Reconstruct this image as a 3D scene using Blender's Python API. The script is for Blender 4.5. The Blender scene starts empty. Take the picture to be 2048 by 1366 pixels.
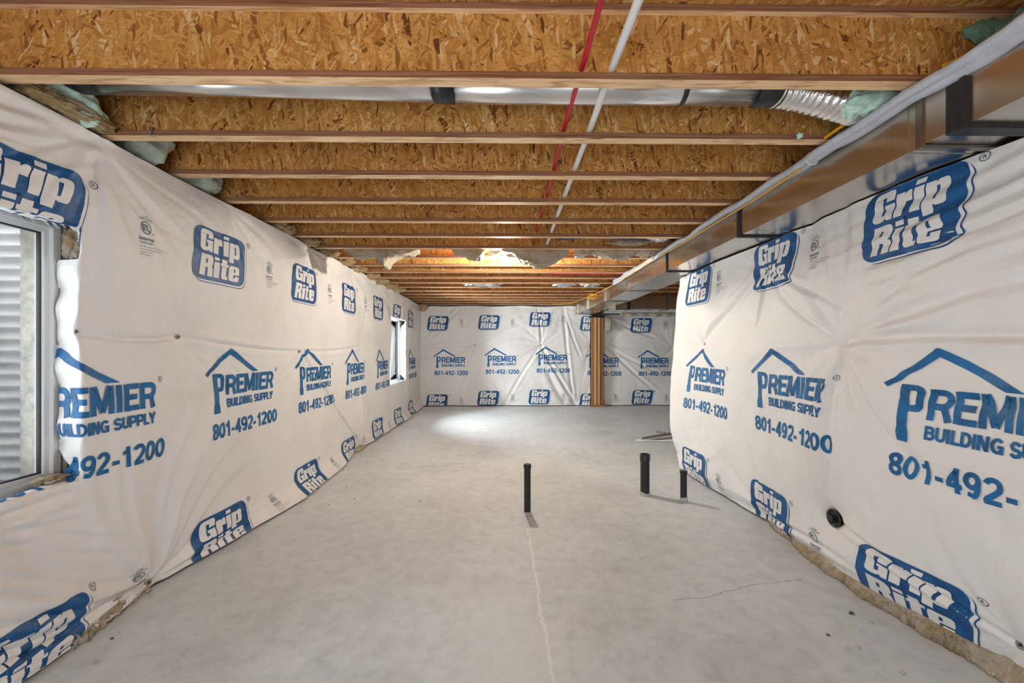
import bpy, bmesh, math, random
import numpy as np
from mathutils import Vector, Matrix, noise

C = bpy.context.scene.collection
SC = bpy.context.scene
PI = math.pi
rnd = random.Random(7)

# ------------------------------------------------------------------ camera, world, light, exposure
F = 833.0                       # focal length in pixels of the 2048 wide frame
YAW = math.radians(0.7)
EYE = 1.441
cam = bpy.data.cameras.new('camera')
cam.sensor_width = 36.0
cam.lens = F / 2048 * 36.0
cam.shift_y = 16.0 / 2048
cam.clip_start = 0.02
co = bpy.data.objects.new('camera', cam)
C.objects.link(co)
co.location = (0, 0, EYE)
co.rotation_euler = (PI / 2, 0, -YAW)
SC.camera = co

w = bpy.data.worlds.new('daylight')
SC.world = w
w.use_nodes = True
bgn = w.node_tree.nodes['Background']
bgn.inputs[0].default_value = (0.91, 0.965, 1.03, 1)
bgn.inputs[1].default_value = 1.75

SC.view_settings.view_transform = 'Standard'
SC.view_settings.look = 'None'
SC.view_settings.gamma = 1
SC.view_settings.use_curve_mapping = False
SC.view_settings.exposure = 1.05


def area(name, loc, rot, sx, sy, watts, col=(0.93, 0.97, 1.0)):
    l = bpy.data.lights.new(name, 'AREA')
    l.shape = 'RECTANGLE'
    l.size = sx
    l.size_y = sy
    l.energy = watts
    l.color = col
    o = bpy.data.objects.new(name, l)
    C.objects.link(o)
    o.location = loc
    o.rotation_euler = rot
    return o


# daylight that comes down the two window wells and in through the panes
area('window_daylight', (-2.50, 1.53, 1.42), (0, -PI / 2, 0), 1.1, 1.0, 9)
area('window_daylight.001', (-2.50, 8.25, 1.42), (0, -PI / 2, 0), 1.1, 1.0, 100)

# ------------------------------------------------------------------ sizes shared by the builders
JZ0, JZ1 = 2.576, 2.897         # joist underside, joist top
JFH, JFW = 0.030, 0.062         # flange height, width
JY = [1.744 + 0.488 * i for i in range(19)]
XL = -2.13                      # left sheet
XR = 2.15                       # right sheet
YB = 10.70                      # back sheet
W1 = (0.93, 2.12, 0.76, 2.06)   # near window opening in the sheet  (y0 y1 z0 z1)
W2 = (7.62, 8.90, 0.76, 2.06)   # far window


# ------------------------------------------------------------------ properties, objects
def tag(o, label=None, cat=None, group=None, kind=None):
    if label: o['label'] = label
    if cat: o['category'] = cat
    if group: o['group'] = group
    if kind: o['kind'] = kind
    return o


def empty(name, loc=(0, 0, 0), label=None, cat=None, group=None, kind=None):
    o = bpy.data.objects.new(name, None)
    C.objects.link(o)
    o.location = loc
    o.empty_display_size = 0.05
    return tag(o, label, cat, group, kind)


def mesh_obj(name, verts, faces, mats, parent=None, smooth=True, mat_idx=None):
    me = bpy.data.meshes.new(name)
    me.from_pydata(verts, [], faces)
    me.update()
    return link_mesh(name, me, mats, parent, smooth, mat_idx)


def link_mesh(name, me, mats, parent=None, smooth=True, mat_idx=None):
    for m in (mats if isinstance(mats, (list, tuple)) else [mats]):
        me.materials.append(m)
    n = len(me.polygons)
    if smooth:
        me.polygons.foreach_set('use_smooth', np.ones(n, dtype=bool))
    if mat_idx is not None:
        me.polygons.foreach_set('material_index', np.asarray(mat_idx, dtype=np.int32))
    o = bpy.data.objects.new(name, me)
    C.objects.link(o)
    if parent is not None:
        o.parent = parent
    return o


def bm_obj(name, bm, mats, parent=None, smooth=False):
    me = bpy.data.meshes.new(name)
    bm.normal_update()
    bm.to_mesh(me)
    bm.free()
    return link_mesh(name, me, mats, parent, smooth)


def add_box(bm, x0, x1, y0, y1, z0, z1, bev=0.0):
    vs = [bm.verts.new((x, y, z)) for z in (z0, z1) for y in (y0, y1) for x in (x0, x1)]
    fs = [(0, 2, 3, 1), (4, 5, 7, 6), (0, 1, 5, 4), (2, 6, 7, 3), (0, 4, 6, 2), (1, 3, 7, 5)]
    faces = [bm.faces.new([vs[i] for i in f]) for f in fs]
    if bev > 0:
        es = list({e for f in faces for e in f.edges})
        bmesh.ops.bevel(bm, geom=es, offset=bev, segments=2, affect='EDGES', profile=0.6)
    return vs


def box_obj(name, x0, x1, y0, y1, z0, z1, mat, parent=None, bev=0.0):
    bm = bmesh.new()
    add_box(bm, x0, x1, y0, y1, z0, z1, bev)
    return bm_obj(name, bm, mat, parent)


def add_lathe(bm, prof, segs=24, M=None, cap=True):
    """prof: list of (r, z)"""
    M = M or Matrix()
    rings = []
    for r, z in prof:
        if r < 1e-6:
            rings.append([bm.verts.new(M @ Vector((0, 0, z)))])
        else:
            rings.append([bm.verts.new(M @ Vector((r * math.cos(2 * PI * k / segs), r * math.sin(2 * PI * k / segs), z))) for k in range(segs)])
    for a, b in zip(rings[:-1], rings[1:]):
        for k in range(segs):
            k2 = (k + 1) % segs
            if len(a) == 1 and len(b) == 1:
                continue
            if len(a) == 1:
                bm.faces.new((a[0], b[k2], b[k]))
            elif len(b) == 1:
                bm.faces.new((a[k], a[k2], b[0]))
            else:
                bm.faces.new((a[k], a[k2], b[k2], b[k]))


def add_tube(bm, pts, rad, segs=10, rfun=None, closed=True):
    pts = [Vector(p) for p in pts]
    n = len(pts)
    rings = []
    up = Vector((0, 0, 1))
    prev = None
    for i, p in enumerate(pts):
        t = (pts[min(i + 1, n - 1)] - pts[max(i - 1, 0)]).normalized()
        if prev is None:
            a = up if abs(t.z) < 0.9 else Vector((1, 0, 0))
            s = t.cross(a).normalized()
        else:
            s = (prev - t * prev.dot(t)).normalized()
        prev = s
        b = t.cross(s)
        ring = []
        for k in range(segs):
            th = 2 * PI * k / segs
            r = rad if rfun is None else rfun(i, th)
            ring.append(bm.verts.new(p + s * (r * math.cos(th)) + b * (r * math.sin(th))))
        rings.append(ring)
    for a, b in zip(rings[:-1], rings[1:]):
        for k in range(segs):
            k2 = (k + 1) % segs
            bm.faces.new((a[k], b[k], b[k2], a[k2]))
    if closed:
        bm.faces.new(rings[0])
        bm.faces.new(list(reversed(rings[-1])))


def smooth_path(pts, sub=8):
    """Catmull-Rom through the points"""
    P = [Vector(p) for p in pts]
    P = [P[0] * 2 - P[1]] + P + [P[-1] * 2 - P[-2]]
    out = []
    for i in range(1, len(P) - 2):
        p0, p1, p2, p3 = P[i - 1:i + 3]
        for k in range(sub):
            t = k / sub
            out.append(0.5 * ((2 * p1) + (p2 - p0) * t + (2 * p0 - 5 * p1 + 4 * p2 - p3) * t * t + (3 * p1 - p0 - 3 * p2 + p3) * t ** 3))
    out.append(P[-2])
    return out


def tube_obj(name, pts, rad, mat, parent=None, segs=10, sub=0, rfun=None):
    bm = bmesh.new()
    add_tube(bm, smooth_path(pts, sub) if sub else pts, rad, segs, rfun)
    return bm_obj(name, bm, mat, parent, True)


# ------------------------------------------------------------------ materials
def new_mat(name):
    m = bpy.data.materials.new(name)
    m.use_nodes = True
    nt = m.node_tree
    return m, nt, nt.nodes['Principled BSDF']


def N(nt, typ, **kw):
    n = nt.nodes.new(typ)
    for k, v in kw.items():
        if k.startswith('i_'):
            key = k[2:]
            key = int(key) if key.isdigit() else key
            n.inputs[key].default_value = v
        else:
            setattr(n, k, v)
    return n


def ramp(nt, stops, src):
    r = nt.nodes.new('ShaderNodeValToRGB')
    el = r.color_ramp.elements
    while len(el) < len(stops):
        el.new(0.5)
    for e, (p, c) in zip(el, stops):
        e.position = p
        e.color = (*c, 1) if len(c) == 3 else c
    nt.links.new(src, r.inputs[0])
    return r


def coords(nt, scale=(1, 1, 1), rot=(0, 0, 0), rand=False, loc=(0, 0, 0)):
    tc = N(nt, 'ShaderNodeTexCoord')
    src = tc.outputs['Object']
    if rand:
        oi = N(nt, 'ShaderNodeObjectInfo')
        ml = N(nt, 'ShaderNodeMath', operation='MULTIPLY', i_1=37.0)
        nt.links.new(oi.outputs['Random'], ml.inputs[0])
        ad = N(nt, 'ShaderNodeVectorMath', operation='ADD')
        nt.links.new(src, ad.inputs[0])
        nt.links.new(ml.outputs[0], ad.inputs[1])
        src = ad.outputs[0]
    mp = N(nt, 'ShaderNodeMapping')
    mp.inputs['Scale'].default_value = scale
    mp.inputs['Rotation'].default_value = rot
    mp.inputs['Location'].default_value = loc
    nt.links.new(src, mp.inputs[0])
    return mp.outputs[0]


def noise_tex(nt, vec, scale, detail=4, rough=0.55, dist=0.0):
    n = N(nt, 'ShaderNodeTexNoise')
    n.inputs['Scale'].default_value = scale
    n.inputs['Detail'].default_value = detail
    n.inputs['Roughness'].default_value = rough
    n.inputs['Distortion'].default_value = dist
    nt.links.new(vec, n.inputs['Vector'])
    return n


def bump(nt, bs, h, strength, dist):
    b = N(nt, 'ShaderNodeBump')
    b.inputs['Strength'].default_value = strength
    b.inputs['Distance'].default_value = dist
    nt.links.new(h, b.inputs['Height'])
    nt.links.new(b.outputs[0], bs.inputs['Normal'])
    return b


def mixc(nt, fac, a, b, mode='MIX'):
    m = N(nt, 'ShaderNodeMix', data_type='RGBA', blend_type=mode)
    for s, v in ((0, fac), (6, a), (7, b)):
        if hasattr(v, 'is_linked') or isinstance(v, bpy.types.NodeSocket):
            nt.links.new(v, m.inputs[s])
        else:
            m.inputs[s].default_value = v if s == 0 else (*v, 1)
    return m.outputs[2]


def simple_mat(name, col, rough=0.6, metal=0.0, nscale=0, namt=0.15, bumpd=0.0, spec=0.5, stretch=(1, 1, 1)):
    m, nt, bs = new_mat(name)
    bs.inputs['Roughness'].default_value = rough
    bs.inputs['Metallic'].default_value = metal
    bs.inputs['Specular IOR Level'].default_value = spec
    if nscale:
        v = coords(nt, stretch, rand=True)
        n = noise_tex(nt, v, nscale, 5)
        lo = tuple(c * (1 - namt) for c in col)
        hi = tuple(min(1, c * (1 + namt)) for c in col)
        r = ramp(nt, [(0.3, lo), (0.7, hi)], n.outputs[0])
        nt.links.new(r.outputs[0], bs.inputs['Base Color'])
        if bumpd:
            bump(nt, bs, n.outputs[0], 0.8, bumpd)
    else:
        bs.inputs['Base Color'].default_value = (*col, 1)
    return m


def osb_mat(name, swap=False):
    """oriented strand board: layers of stretched flakes; the board lies in X-Z (or X-Y when swap)"""
    m, nt, bs = new_mat(name)
    bs.inputs['Roughness'].default_value = 0.55
    bs.inputs['Specular IOR Level'].default_value = 0.25
    warp = noise_tex(nt, coords(nt, rand=True), 6, 2)
    layers = []
    for k, (ang, sc) in enumerate([(1.45, (6, 6, 34)), (-1.05, (6, 6, 38)), (0.45, (8, 8, 44)), (1.9, (8, 8, 52)), (-0.35, (14, 14, 80)), (0.95, (18, 18, 100)), (-1.5, (16, 16, 95))]):
        rot = (0, 0, ang) if swap else (0, ang, 0)
        scl = (sc[0], sc[2], 1) if swap else (sc[0], 1, sc[2])
        tc = N(nt, 'ShaderNodeTexCoord')
        oi = N(nt, 'ShaderNodeObjectInfo')
        ml = N(nt, 'ShaderNodeMath', operation='MULTIPLY', i_1=31.0 + k)
        nt.links.new(oi.outputs['Random'], ml.inputs[0])
        sep = N(nt, 'ShaderNodeVectorMath', operation='MULTIPLY_ADD')
        nt.links.new(warp.outputs['Color'], sep.inputs[0])
        sep.inputs[1].default_value = (0.05, 0.05, 0.05)
        nt.links.new(tc.outputs['Object'], sep.inputs[2])
        ad = N(nt, 'ShaderNodeVectorMath', operation='ADD')
        nt.links.new(sep.outputs[0], ad.inputs[0])
        nt.links.new(ml.outputs[0], ad.inputs[1])
        r1 = N(nt, 'ShaderNodeVectorRotate', rotation_type='Z_AXIS' if swap else 'Y_AXIS')
        r1.inputs['Angle'].default_value = ang
        nt.links.new(ad.outputs[0], r1.inputs[0])
        s1 = N(nt, 'ShaderNodeVectorMath', operation='MULTIPLY')
        s1.inputs[1].default_value = scl
        nt.links.new(r1.outputs[0], s1.inputs[0])
        vo = N(nt, 'ShaderNodeTexVoronoi', voronoi_dimensions='3D')
        vo.inputs['Scale'].default_value = 1.0
        vo.inputs['Randomness'].default_value = 1.0
        nt.links.new(s1.outputs[0], vo.inputs['Vector'])
        layers.append(vo)
    sepc = []
    for vo in layers:
        s = N(nt, 'ShaderNodeSeparateColor')
        nt.links.new(vo.outputs['Color'], s.inputs[0])
        sepc.append(s)
    val = sepc[0].outputs[0]
    for k in range(1, len(layers)):
        gt = N(nt, 'ShaderNodeMath', operation='GREATER_THAN', i_1=0.55 if k < 4 else 0.76)
        nt.links.new(sepc[k].outputs[1], gt.inputs[0])
        mx = N(nt, 'ShaderNodeMix', data_type='FLOAT')
        nt.links.new(gt.outputs[0], mx.inputs[0])
        nt.links.new(val, mx.inputs[2])
        nt.links.new(sepc[k].outputs[0], mx.inputs[3])
        val = mx.outputs[0]
    r = ramp(nt, [(0.0, (0.14, 0.048, 0.011)), (0.03, (0.25, 0.10, 0.022)), (0.10, (0.43, 0.19, 0.045)), (0.45, (0.60, 0.295, 0.075)),
                  (0.80, (0.67, 0.36, 0.105)), (0.94, (0.74, 0.46, 0.18)), (1.0, (0.83, 0.62, 0.34))], val)
    gr = noise_tex(nt, coords(nt, (30, 30, 160) if not swap else (30, 160, 30), rand=True), 1.0, 3)
    grr = ramp(nt, [(0.3, (0.86, 0.86, 0.86)), (0.7, (1.08, 1.06, 1.04))], gr.outputs[0])
    big = noise_tex(nt, coords(nt, rand=True), 2.2, 2)
    bgr = ramp(nt, [(0.3, (0.86, 0.85, 0.84)), (0.7, (1.06, 1.05, 1.05))], big.outputs[0])
    c = mixc(nt, 1.0, r.outputs[0], grr.outputs[0], 'MULTIPLY')
    c = mixc(nt, 1.0, c, bgr.outputs[0], 'MULTIPLY')
    nt.links.new(c, bs.inputs['Base Color'])
    bump(nt, bs, val, 0.35, 0.003)
    return m


def lumber_mat(name, a, b, knots=True, sc=(2.0, 70, 70)):
    m, nt, bs = new_mat(name)
    bs.inputs['Roughness'].default_value = 0.6
    bs.inputs['Specular IOR Level'].default_value = 0.25
    v = coords(nt, sc, rand=True)
    n = noise_tex(nt, v, 1.0, 5, 0.6, 0.6)
    v2 = coords(nt, (sc[0] * .6, sc[1] * .12, sc[2] * .12), rand=True)
    n2 = noise_tex(nt, v2, 3.0, 3, 0.5, 1.5)
    r = ramp(nt, [(0.30, b), (0.48, tuple((x + y) / 2 for x, y in zip(a, b))), (0.68, a)], n.outputs[0])
    r2 = ramp(nt, [(0.36, (0.72, 0.62, 0.55)), (0.5, (1, 1, 1)), (0.7, (1.12, 1.1, 1.05))], n2.outputs[0])
    c = mixc(nt, 1.0, r.outputs[0], r2.outputs[0], 'MULTIPLY')
    if knots:
        vo = N(nt, 'ShaderNodeTexVoronoi')
        vo.inputs['Scale'].default_value = 1.0
        nt.links.new(coords(nt, (1.6, 9, 9), rand=True), vo.inputs['Vector'])
        kr = ramp(nt, [(0.0, (1, 1, 1)), (0.055, (1, 1, 1)), (0.085, (0, 0, 0))], vo.outputs['Distance'])
        c = mixc(nt, kr.outputs[0], c, (0.12, 0.045, 0.02))
    nt.links.new(c, bs.inputs['Base Color'])
    bump(nt, bs, n.outputs[0], 0.25, 0.002)
    return m


def sheet_mat():
    m, nt, bs = new_mat('white_poly_sheet')
    bs.inputs['Roughness'].default_value = 0.50
    bs.inputs['Specular IOR Level'].default_value = 0.35
    v = coords(nt)
    n = noise_tex(nt, v, 1.6, 4, 0.6)
    r = ramp(nt, [(0.30, (0.73, 0.715, 0.695)), (0.52, (0.79, 0.785, 0.775)), (0.75, (0.81, 0.81, 0.805))], n.outputs[0])
    nt.links.new(r.outputs[0], bs.inputs['Base Color'])
    # fine woven crinkle
    w1 = noise_tex(nt, coords(nt, (14, 14, 140)), 1.0, 3, 0.6)
    w2 = noise_tex(nt, coords(nt, (140, 140, 14)), 1.0, 3, 0.6)
    w3 = noise_tex(nt, v, 16, 4, 0.55, 0.8)
    s = N(nt, 'ShaderNodeMath', operation='ADD')
    nt.links.new(w1.outputs[0], s.inputs[0])
    nt.links.new(w2.outputs[0], s.inputs[1])
    s2 = N(nt, 'ShaderNodeMath', operation='MULTIPLY_ADD', i_1=3.0)
    nt.links.new(w3.outputs[0], s2.inputs[0])
    nt.links.new(s.outputs[0], s2.inputs[2])
    bump(nt, bs, s2.outputs[0], 0.45, 0.004)
    return m


def ink_mat(name, a, b):
    m, nt, bs = new_mat(name)
    bs.inputs['Roughness'].default_value = 0.5
    bs.inputs['Specular IOR Level'].default_value = 0.3
    v = coords(nt)
    n = noise_tex(nt, v, 9, 5, 0.65)
    r = ramp(nt, [(0.30, a), (0.62, b)], n.outputs[0])
    sp = noise_tex(nt, coords(nt, (160, 160, 60)), 1.0, 2)
    sr = ramp(nt, [(0.62, (0, 0, 0)), (0.80, (0.42, 0.42, 0.42))], sp.outputs[0])
    c = mixc(nt, sr.outputs[0], r.outputs[0], (0.40, 0.55, 0.66))
    nt.links.new(c, bs.inputs['Base Color'])
    return m


def concrete_floor_mat():
    m, nt, bs = new_mat('concrete_floor')
    bs.inputs['Specular IOR Level'].default_value = 0.4
    tc = N(nt, 'ShaderNodeTexCoord')
    P = tc.outputs['Object']
    n1 = noise_tex(nt, P, 0.9, 6, 0.62, 0.4)
    n2 = noise_tex(nt, P, 9, 6, 0.7, 0.3)
    n3 = noise_tex(nt, P, 140, 3, 0.6)
    r1 = ramp(nt, [(0.28, (0.53, 0.555, 0.57)), (0.5, (0.63, 0.665, 0.69)), (0.72, (0.68, 0.72, 0.745))], n1.outputs[0])
    r2 = ramp(nt, [(0.3, (0.82, 0.82, 0.81)), (0.5, (0.97, 0.97, 0.97)), (0.7, (1.08, 1.08, 1.08))], n2.outputs[0])
    r3 = ramp(nt, [(0.3, (0.94, 0.94, 0.94)), (0.7, (1.04, 1.04, 1.04))], n3.outputs[0])
    c = mixc(nt, 1.0, r1.outputs[0], r2.outputs[0], 'MULTIPLY')
    c = mixc(nt, 1.0, c, r3.outputs[0], 'MULTIPLY')
    # cracks and a joint: distance to wavy segments
    wv = noise_tex(nt, P, 3.5, 5, 0.65)
    off = N(nt, 'ShaderNodeVectorMath', operation='MULTIPLY_ADD')
    nt.links.new(wv.outputs['Color'], off.inputs[0])
    off.inputs[1].default_value = (0.10, 0.10, 0.0)
    nt.links.new(P, off.inputs[2])
    W = off.outputs[0]

    def seg(ax, ay, bx, by, width, col, amt):
        nonlocal c
        ax += 0.05; ay += 0.05; bx += 0.05; by += 0.05
        dx, dy = bx - ax, by - ay
        L = math.hypot(dx, dy)
        tx, ty = dx / L, dy / L
        s = N(nt, 'ShaderNodeVectorMath', operation='SUBTRACT')
        nt.links.new(W, s.inputs[0]); s.inputs[1].default_value = (ax, ay, 0)
        d1 = N(nt, 'ShaderNodeVectorMath', operation='DOT_PRODUCT')
        nt.links.new(s.outputs[0], d1.inputs[0]); d1.inputs[1].default_value = (-ty, tx, 0)
        d2 = N(nt, 'ShaderNodeVectorMath', operation='DOT_PRODUCT')
        nt.links.new(s.outputs[0], d2.inputs[0]); d2.inputs[1].default_value = (tx, ty, 0)
        ab = N(nt, 'ShaderNodeMath', operation='ABSOLUTE')
        nt.links.new(d1.outputs['Value'], ab.inputs[0])
        lt = N(nt, 'ShaderNodeMapRange', i_1=0.0, i_2=width, i_3=amt, i_4=0.0)
        nt.links.new(ab.outputs[0], lt.inputs[0])
        g1 = N(nt, 'ShaderNodeMath', operation='GREATER_THAN', i_1=0.0)
        nt.links.new(d2.outputs['Value'], g1.inputs[0])
        g2 = N(nt, 'ShaderNodeMath', operation='LESS_THAN', i_1=L)
        nt.links.new(d2.outputs['Value'], g2.inputs[0])
        m1 = N(nt, 'ShaderNodeMath', operation='MULTIPLY')
        nt.links.new(g1.outputs[0], m1.inputs[0]); nt.links.new(g2.outputs[0], m1.inputs[1])
        m2 = N(nt, 'ShaderNodeMath', operation='MULTIPLY')
        nt.links.new(m1.outputs[0], m2.inputs[0]); nt.links.new(lt.outputs[0], m2.inputs[1])
        c = mixc(nt, m2.outputs[0], c, col)
    LIGHT, DARK = (0.88, 0.87, 0.85), (0.20, 0.19, 0.17)
    seg(0.165, 3.35, 0.215, 1.2, 0.012, LIGHT, 0.7)
    seg(-1.75, 5.05, 0.2, 4.75, 0.010, LIGHT, 0.45)
    seg(0.1, 4.78, 1.55, 4.55, 0.008, DARK, 0.4)
    seg(1.85, 2.6, 0.95, 2.38, 0.006, DARK, 0.6)
    seg(1.55, 7.9, 1.75, 7.0, 0.012, DARK, 0.5)
    seg(2.2, 7.6, 1.6, 6.9, 0.010, DARK, 0.4)
    nt.links.new(c, bs.inputs['Base Color'])
    rr = ramp(nt, [(0.3, (0.42, 0.42, 0.42)), (0.7, (0.62, 0.62, 0.62))], n2.outputs[0])
    nt.links.new(rr.outputs[0], bs.inputs['Roughness'])
    bump(nt, bs, n2.outputs[0], 0.12, 0.004)
    return m


def metal_mat(name, col, rough, nscale=3.0, stretch=(1, 1, 1), bumpd=0.002):
    m, nt, bs = new_mat(name)
    bs.inputs['Metallic'].default_value = 1.0
    v = coords(nt, stretch, rand=True)
    n = noise_tex(nt, v, nscale, 4, 0.5)
    r = ramp(nt, [(0.3, tuple(c * 0.88 for c in col)), (0.7, col)], n.outputs[0])
    nt.links.new(r.outputs[0], bs.inputs['Base Color'])
    sp = noise_tex(nt, coords(nt, rand=True), 5, 2)
    rr = ramp(nt, [(0.3, (rough * 0.85,) * 3), (0.7, (rough * 1.15,) * 3)], sp.outputs[0])
    nt.links.new(rr.outputs[0], bs.inputs['Roughness'])
    bump(nt, bs, n.outputs[0], 0.5, bumpd)
    return m


M = {}
M['sheet'] = sheet_mat()
M['logo_ink'] = ink_mat('logo_blue_ink', (0.006, 0.050, 0.155), (0.008, 0.105, 0.31))
M['text_ink'] = ink_mat('text_blue_ink', (0.006, 0.080, 0.22), (0.010, 0.16, 0.41))
M['stamp_ink'] = simple_mat('stamp_dark_ink', (0.03, 0.055, 0.12), 0.6)
M['osb'] = osb_mat('strand_board')
M['osb_floor'] = osb_mat('subfloor_strand_board', True)
M['flange'] = lumber_mat('flange_lumber', (0.90, 0.67, 0.42), (0.76, 0.47, 0.24))
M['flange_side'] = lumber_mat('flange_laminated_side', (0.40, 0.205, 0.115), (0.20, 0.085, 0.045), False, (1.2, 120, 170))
M['post'] = lumber_mat('post_lumber', (0.42, 0.21, 0.09), (0.24, 0.10, 0.04), True, (60, 60, 2.0))
M['post_pale'] = lumber_mat('pale_post_lumber', (0.74, 0.52, 0.28), (0.56, 0.34, 0.15), True, (60, 60, 2.0))
M['floor'] = concrete_floor_mat()
M['concrete'] = simple_mat('concrete_wall', (0.27, 0.25, 0.225), 0.9, 0, 25, 0.25, 0.004)
M['duct'] = metal_mat('galvanized_duct', (0.66, 0.62, 0.56), 0.24, 2.2, (1, .6, 1), 0.006)
M['pipe_metal'] = metal_mat('galvanized_pipe', (0.80, 0.81, 0.82), 0.25, 1.2, (1, 1, 1), 0.0004)
M['foil'] = metal_mat('aluminium_foil', (0.86, 0.86, 0.86), 0.22, 90, (1, 1, 1), 0.004)
M['seam'] = metal_mat('seam_metal', (0.34, 0.31, 0.28), 0.35, 8)
M['mastic'] = simple_mat('black_mastic', (0.018, 0.018, 0.020), 0.45, 0, 30, 0.3, 0.006)
M['tape'] = simple_mat('black_tape', (0.02, 0.021, 0.025), 0.38, 0, 30, 0.3, 0.002)
M['abs'] = None
M['foam'] = simple_mat('green_spray_foam', (0.58, 0.82, 0.70), 0.4, 0, 22, 0.22, 0.012)
M['foam_shaded'] = simple_mat('shaded_teal_overspray', (0.13, 0.27, 0.20), 0.6, 0, 22, 0.4, 0.012)  # overspray teal, with the shade of its corner darkened into the colour
M['foam_grey'] = simple_mat('grey_green_foam', (0.36, 0.42, 0.35), 0.6, 0, 18, 0.25, 0.006)
M['fibre'] = None
M['vinyl'] = simple_mat('white_vinyl', (0.78, 0.80, 0.81), 0.32)
M['gasket'] = simple_mat('dark_gasket', (0.03, 0.025, 0.035), 0.6)
M['well'] = simple_mat('galvanized_well_steel', (0.66, 0.66, 0.655), 0.5, 0.1, 7, 0.08)
M['gravel'] = simple_mat('gravel', (0.30, 0.27, 0.24), 0.9, 0, 40, 0.4, 0.02)
M['red_pex'] = simple_mat('red_pex', (0.52, 0.006, 0.035), 0.32, 0, 12, 0.12)
M['white_pvc'] = simple_mat('white_plastic_pipe', (0.78, 0.80, 0.80), 0.35, 0, 10, 0.05)
M['blue_pex'] = simple_mat('blue_pex', (0.02, 0.07, 0.24), 0.4)
M['yellow_cable'] = simple_mat('yellow_cable', (0.85, 0.42, 0.012), 0.45)
M['poly_roll'] = simple_mat('milky_poly', (0.52, 0.55, 0.61), 0.35, 0, 14, 0.10, 0.012)
M['cap_steel'] = simple_mat('fastener_grey', (0.33, 0.31, 0.28), 0.45, 0.5)
M['porcelain'] = simple_mat('porcelain', (0.8, 0.8, 0.78), 0.3)
M['cable_grey'] = simple_mat('grey_conduit', (0.36, 0.34, 0.31), 0.5)
M['crumb'] = simple_mat('concrete_crumb', (0.50, 0.46, 0.40), 0.9, 0, 60, 0.3)
M['crumb_dark'] = simple_mat('dark_crumb', (0.10, 0.08, 0.06), 0.9)
M['grout'] = simple_mat('grey_collar', (0.50, 0.50, 0.49), 0.6, 0, 40, 0.15, 0.002)


def abs_mat():
    m, nt, bs = new_mat('black_abs')
    bs.inputs['Roughness'].default_value = 0.38
    v = coords(nt, rand=True)
    n = noise_tex(nt, v, 55, 4, 0.7)
    n2 = noise_tex(nt, v, 14, 3, 0.6)
    mu = N(nt, 'ShaderNodeMath', operation='MULTIPLY')
    nt.links.new(n.outputs[0], mu.inputs[0]); nt.links.new(n2.outputs[0], mu.inputs[1])
    r = ramp(nt, [(0.33, (0.012, 0.012, 0.013)), (0.42, (0.035, 0.035, 0.037)), (0.46, (0.42, 0.41, 0.39))], mu.outputs[0])
    nt.links.new(r.outputs[0], bs.inputs['Base Color'])
    return m


def fibre_mat(name, a, b, c_):
    m, nt, bs = new_mat(name)
    bs.inputs['Roughness'].default_value = 0.95
    bs.inputs['Specular IOR Level'].default_value = 0.1
    v = coords(nt, rand=True)
    n = noise_tex(nt, v, 9, 6, 0.7, 1.0)
    r = ramp(nt, [(0.32, a), (0.5, b), (0.66, c_)], n.outputs[0])
    nt.links.new(r.outputs[0], bs.inputs['Base Color'])
    f = noise_tex(nt, v, 70, 5, 0.75, 1.5)
    bump(nt, bs, f.outputs[0], 1.0, 0.02)
    g = noise_tex(nt, v, 120, 3, 0.7, 2.0)
    gr = ramp(nt, [(0.3, (0.72, 0.68, 0.62)), (0.6, (1.05, 1.05, 1.05))], g.outputs[0])
    nt.links.new(mixc(nt, 1.0, r.outputs[0], gr.outputs[0], 'MULTIPLY'), bs.inputs['Base Color'])
    return m


M['abs'] = abs_mat()
M['abs_plain'] = simple_mat('black_abs_fitting', (0.014, 0.014, 0.015), 0.35)
M['fibre'] = fibre_mat('tan_fibreglass', (0.62, 0.38, 0.15), (0.74, 0.54, 0.30), (0.80, 0.69, 0.49))
M['fibre_floor'] = fibre_mat('cream_fibreglass', (0.66, 0.48, 0.28), (0.82, 0.69, 0.50), (0.90, 0.84, 0.72))
M['fibre_white'] = fibre_mat('pale_fibreglass', (0.66, 0.45, 0.22), (0.74, 0.66, 0.52), (0.80, 0.77, 0.70))

m, nt, bs = new_mat('window_glass')
nt.nodes.remove(bs)
tr = N(nt, 'ShaderNodeBsdfTransparent')
tr.inputs[0].default_value = (0.96, 0.98, 0.98, 1)
gl = N(nt, 'ShaderNodeBsdfGlossy')
gl.inputs['Roughness'].default_value = 0.02
fr = N(nt, 'ShaderNodeFresnel')
fr.inputs[0].default_value = 1.3
mx = N(nt, 'ShaderNodeMixShader')
nt.links.new(fr.outputs[0], mx.inputs[0]); nt.links.new(tr.outputs[0], mx.inputs[1]); nt.links.new(gl.outputs[0], mx.inputs[2])
nt.links.new(mx.outputs[0], nt.nodes['Material Output'].inputs[0])
M['glass'] = m

m, nt, bs = new_mat('lit_bulb')
bs.inputs['Base Color'].default_value = (1, 1, 1, 1)
bs.inputs['Emission Color'].default_value = (1.0, 0.91, 0.78, 1)
bs.inputs['Emission Strength'].default_value = 1900
M['bulb'] = m


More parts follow.
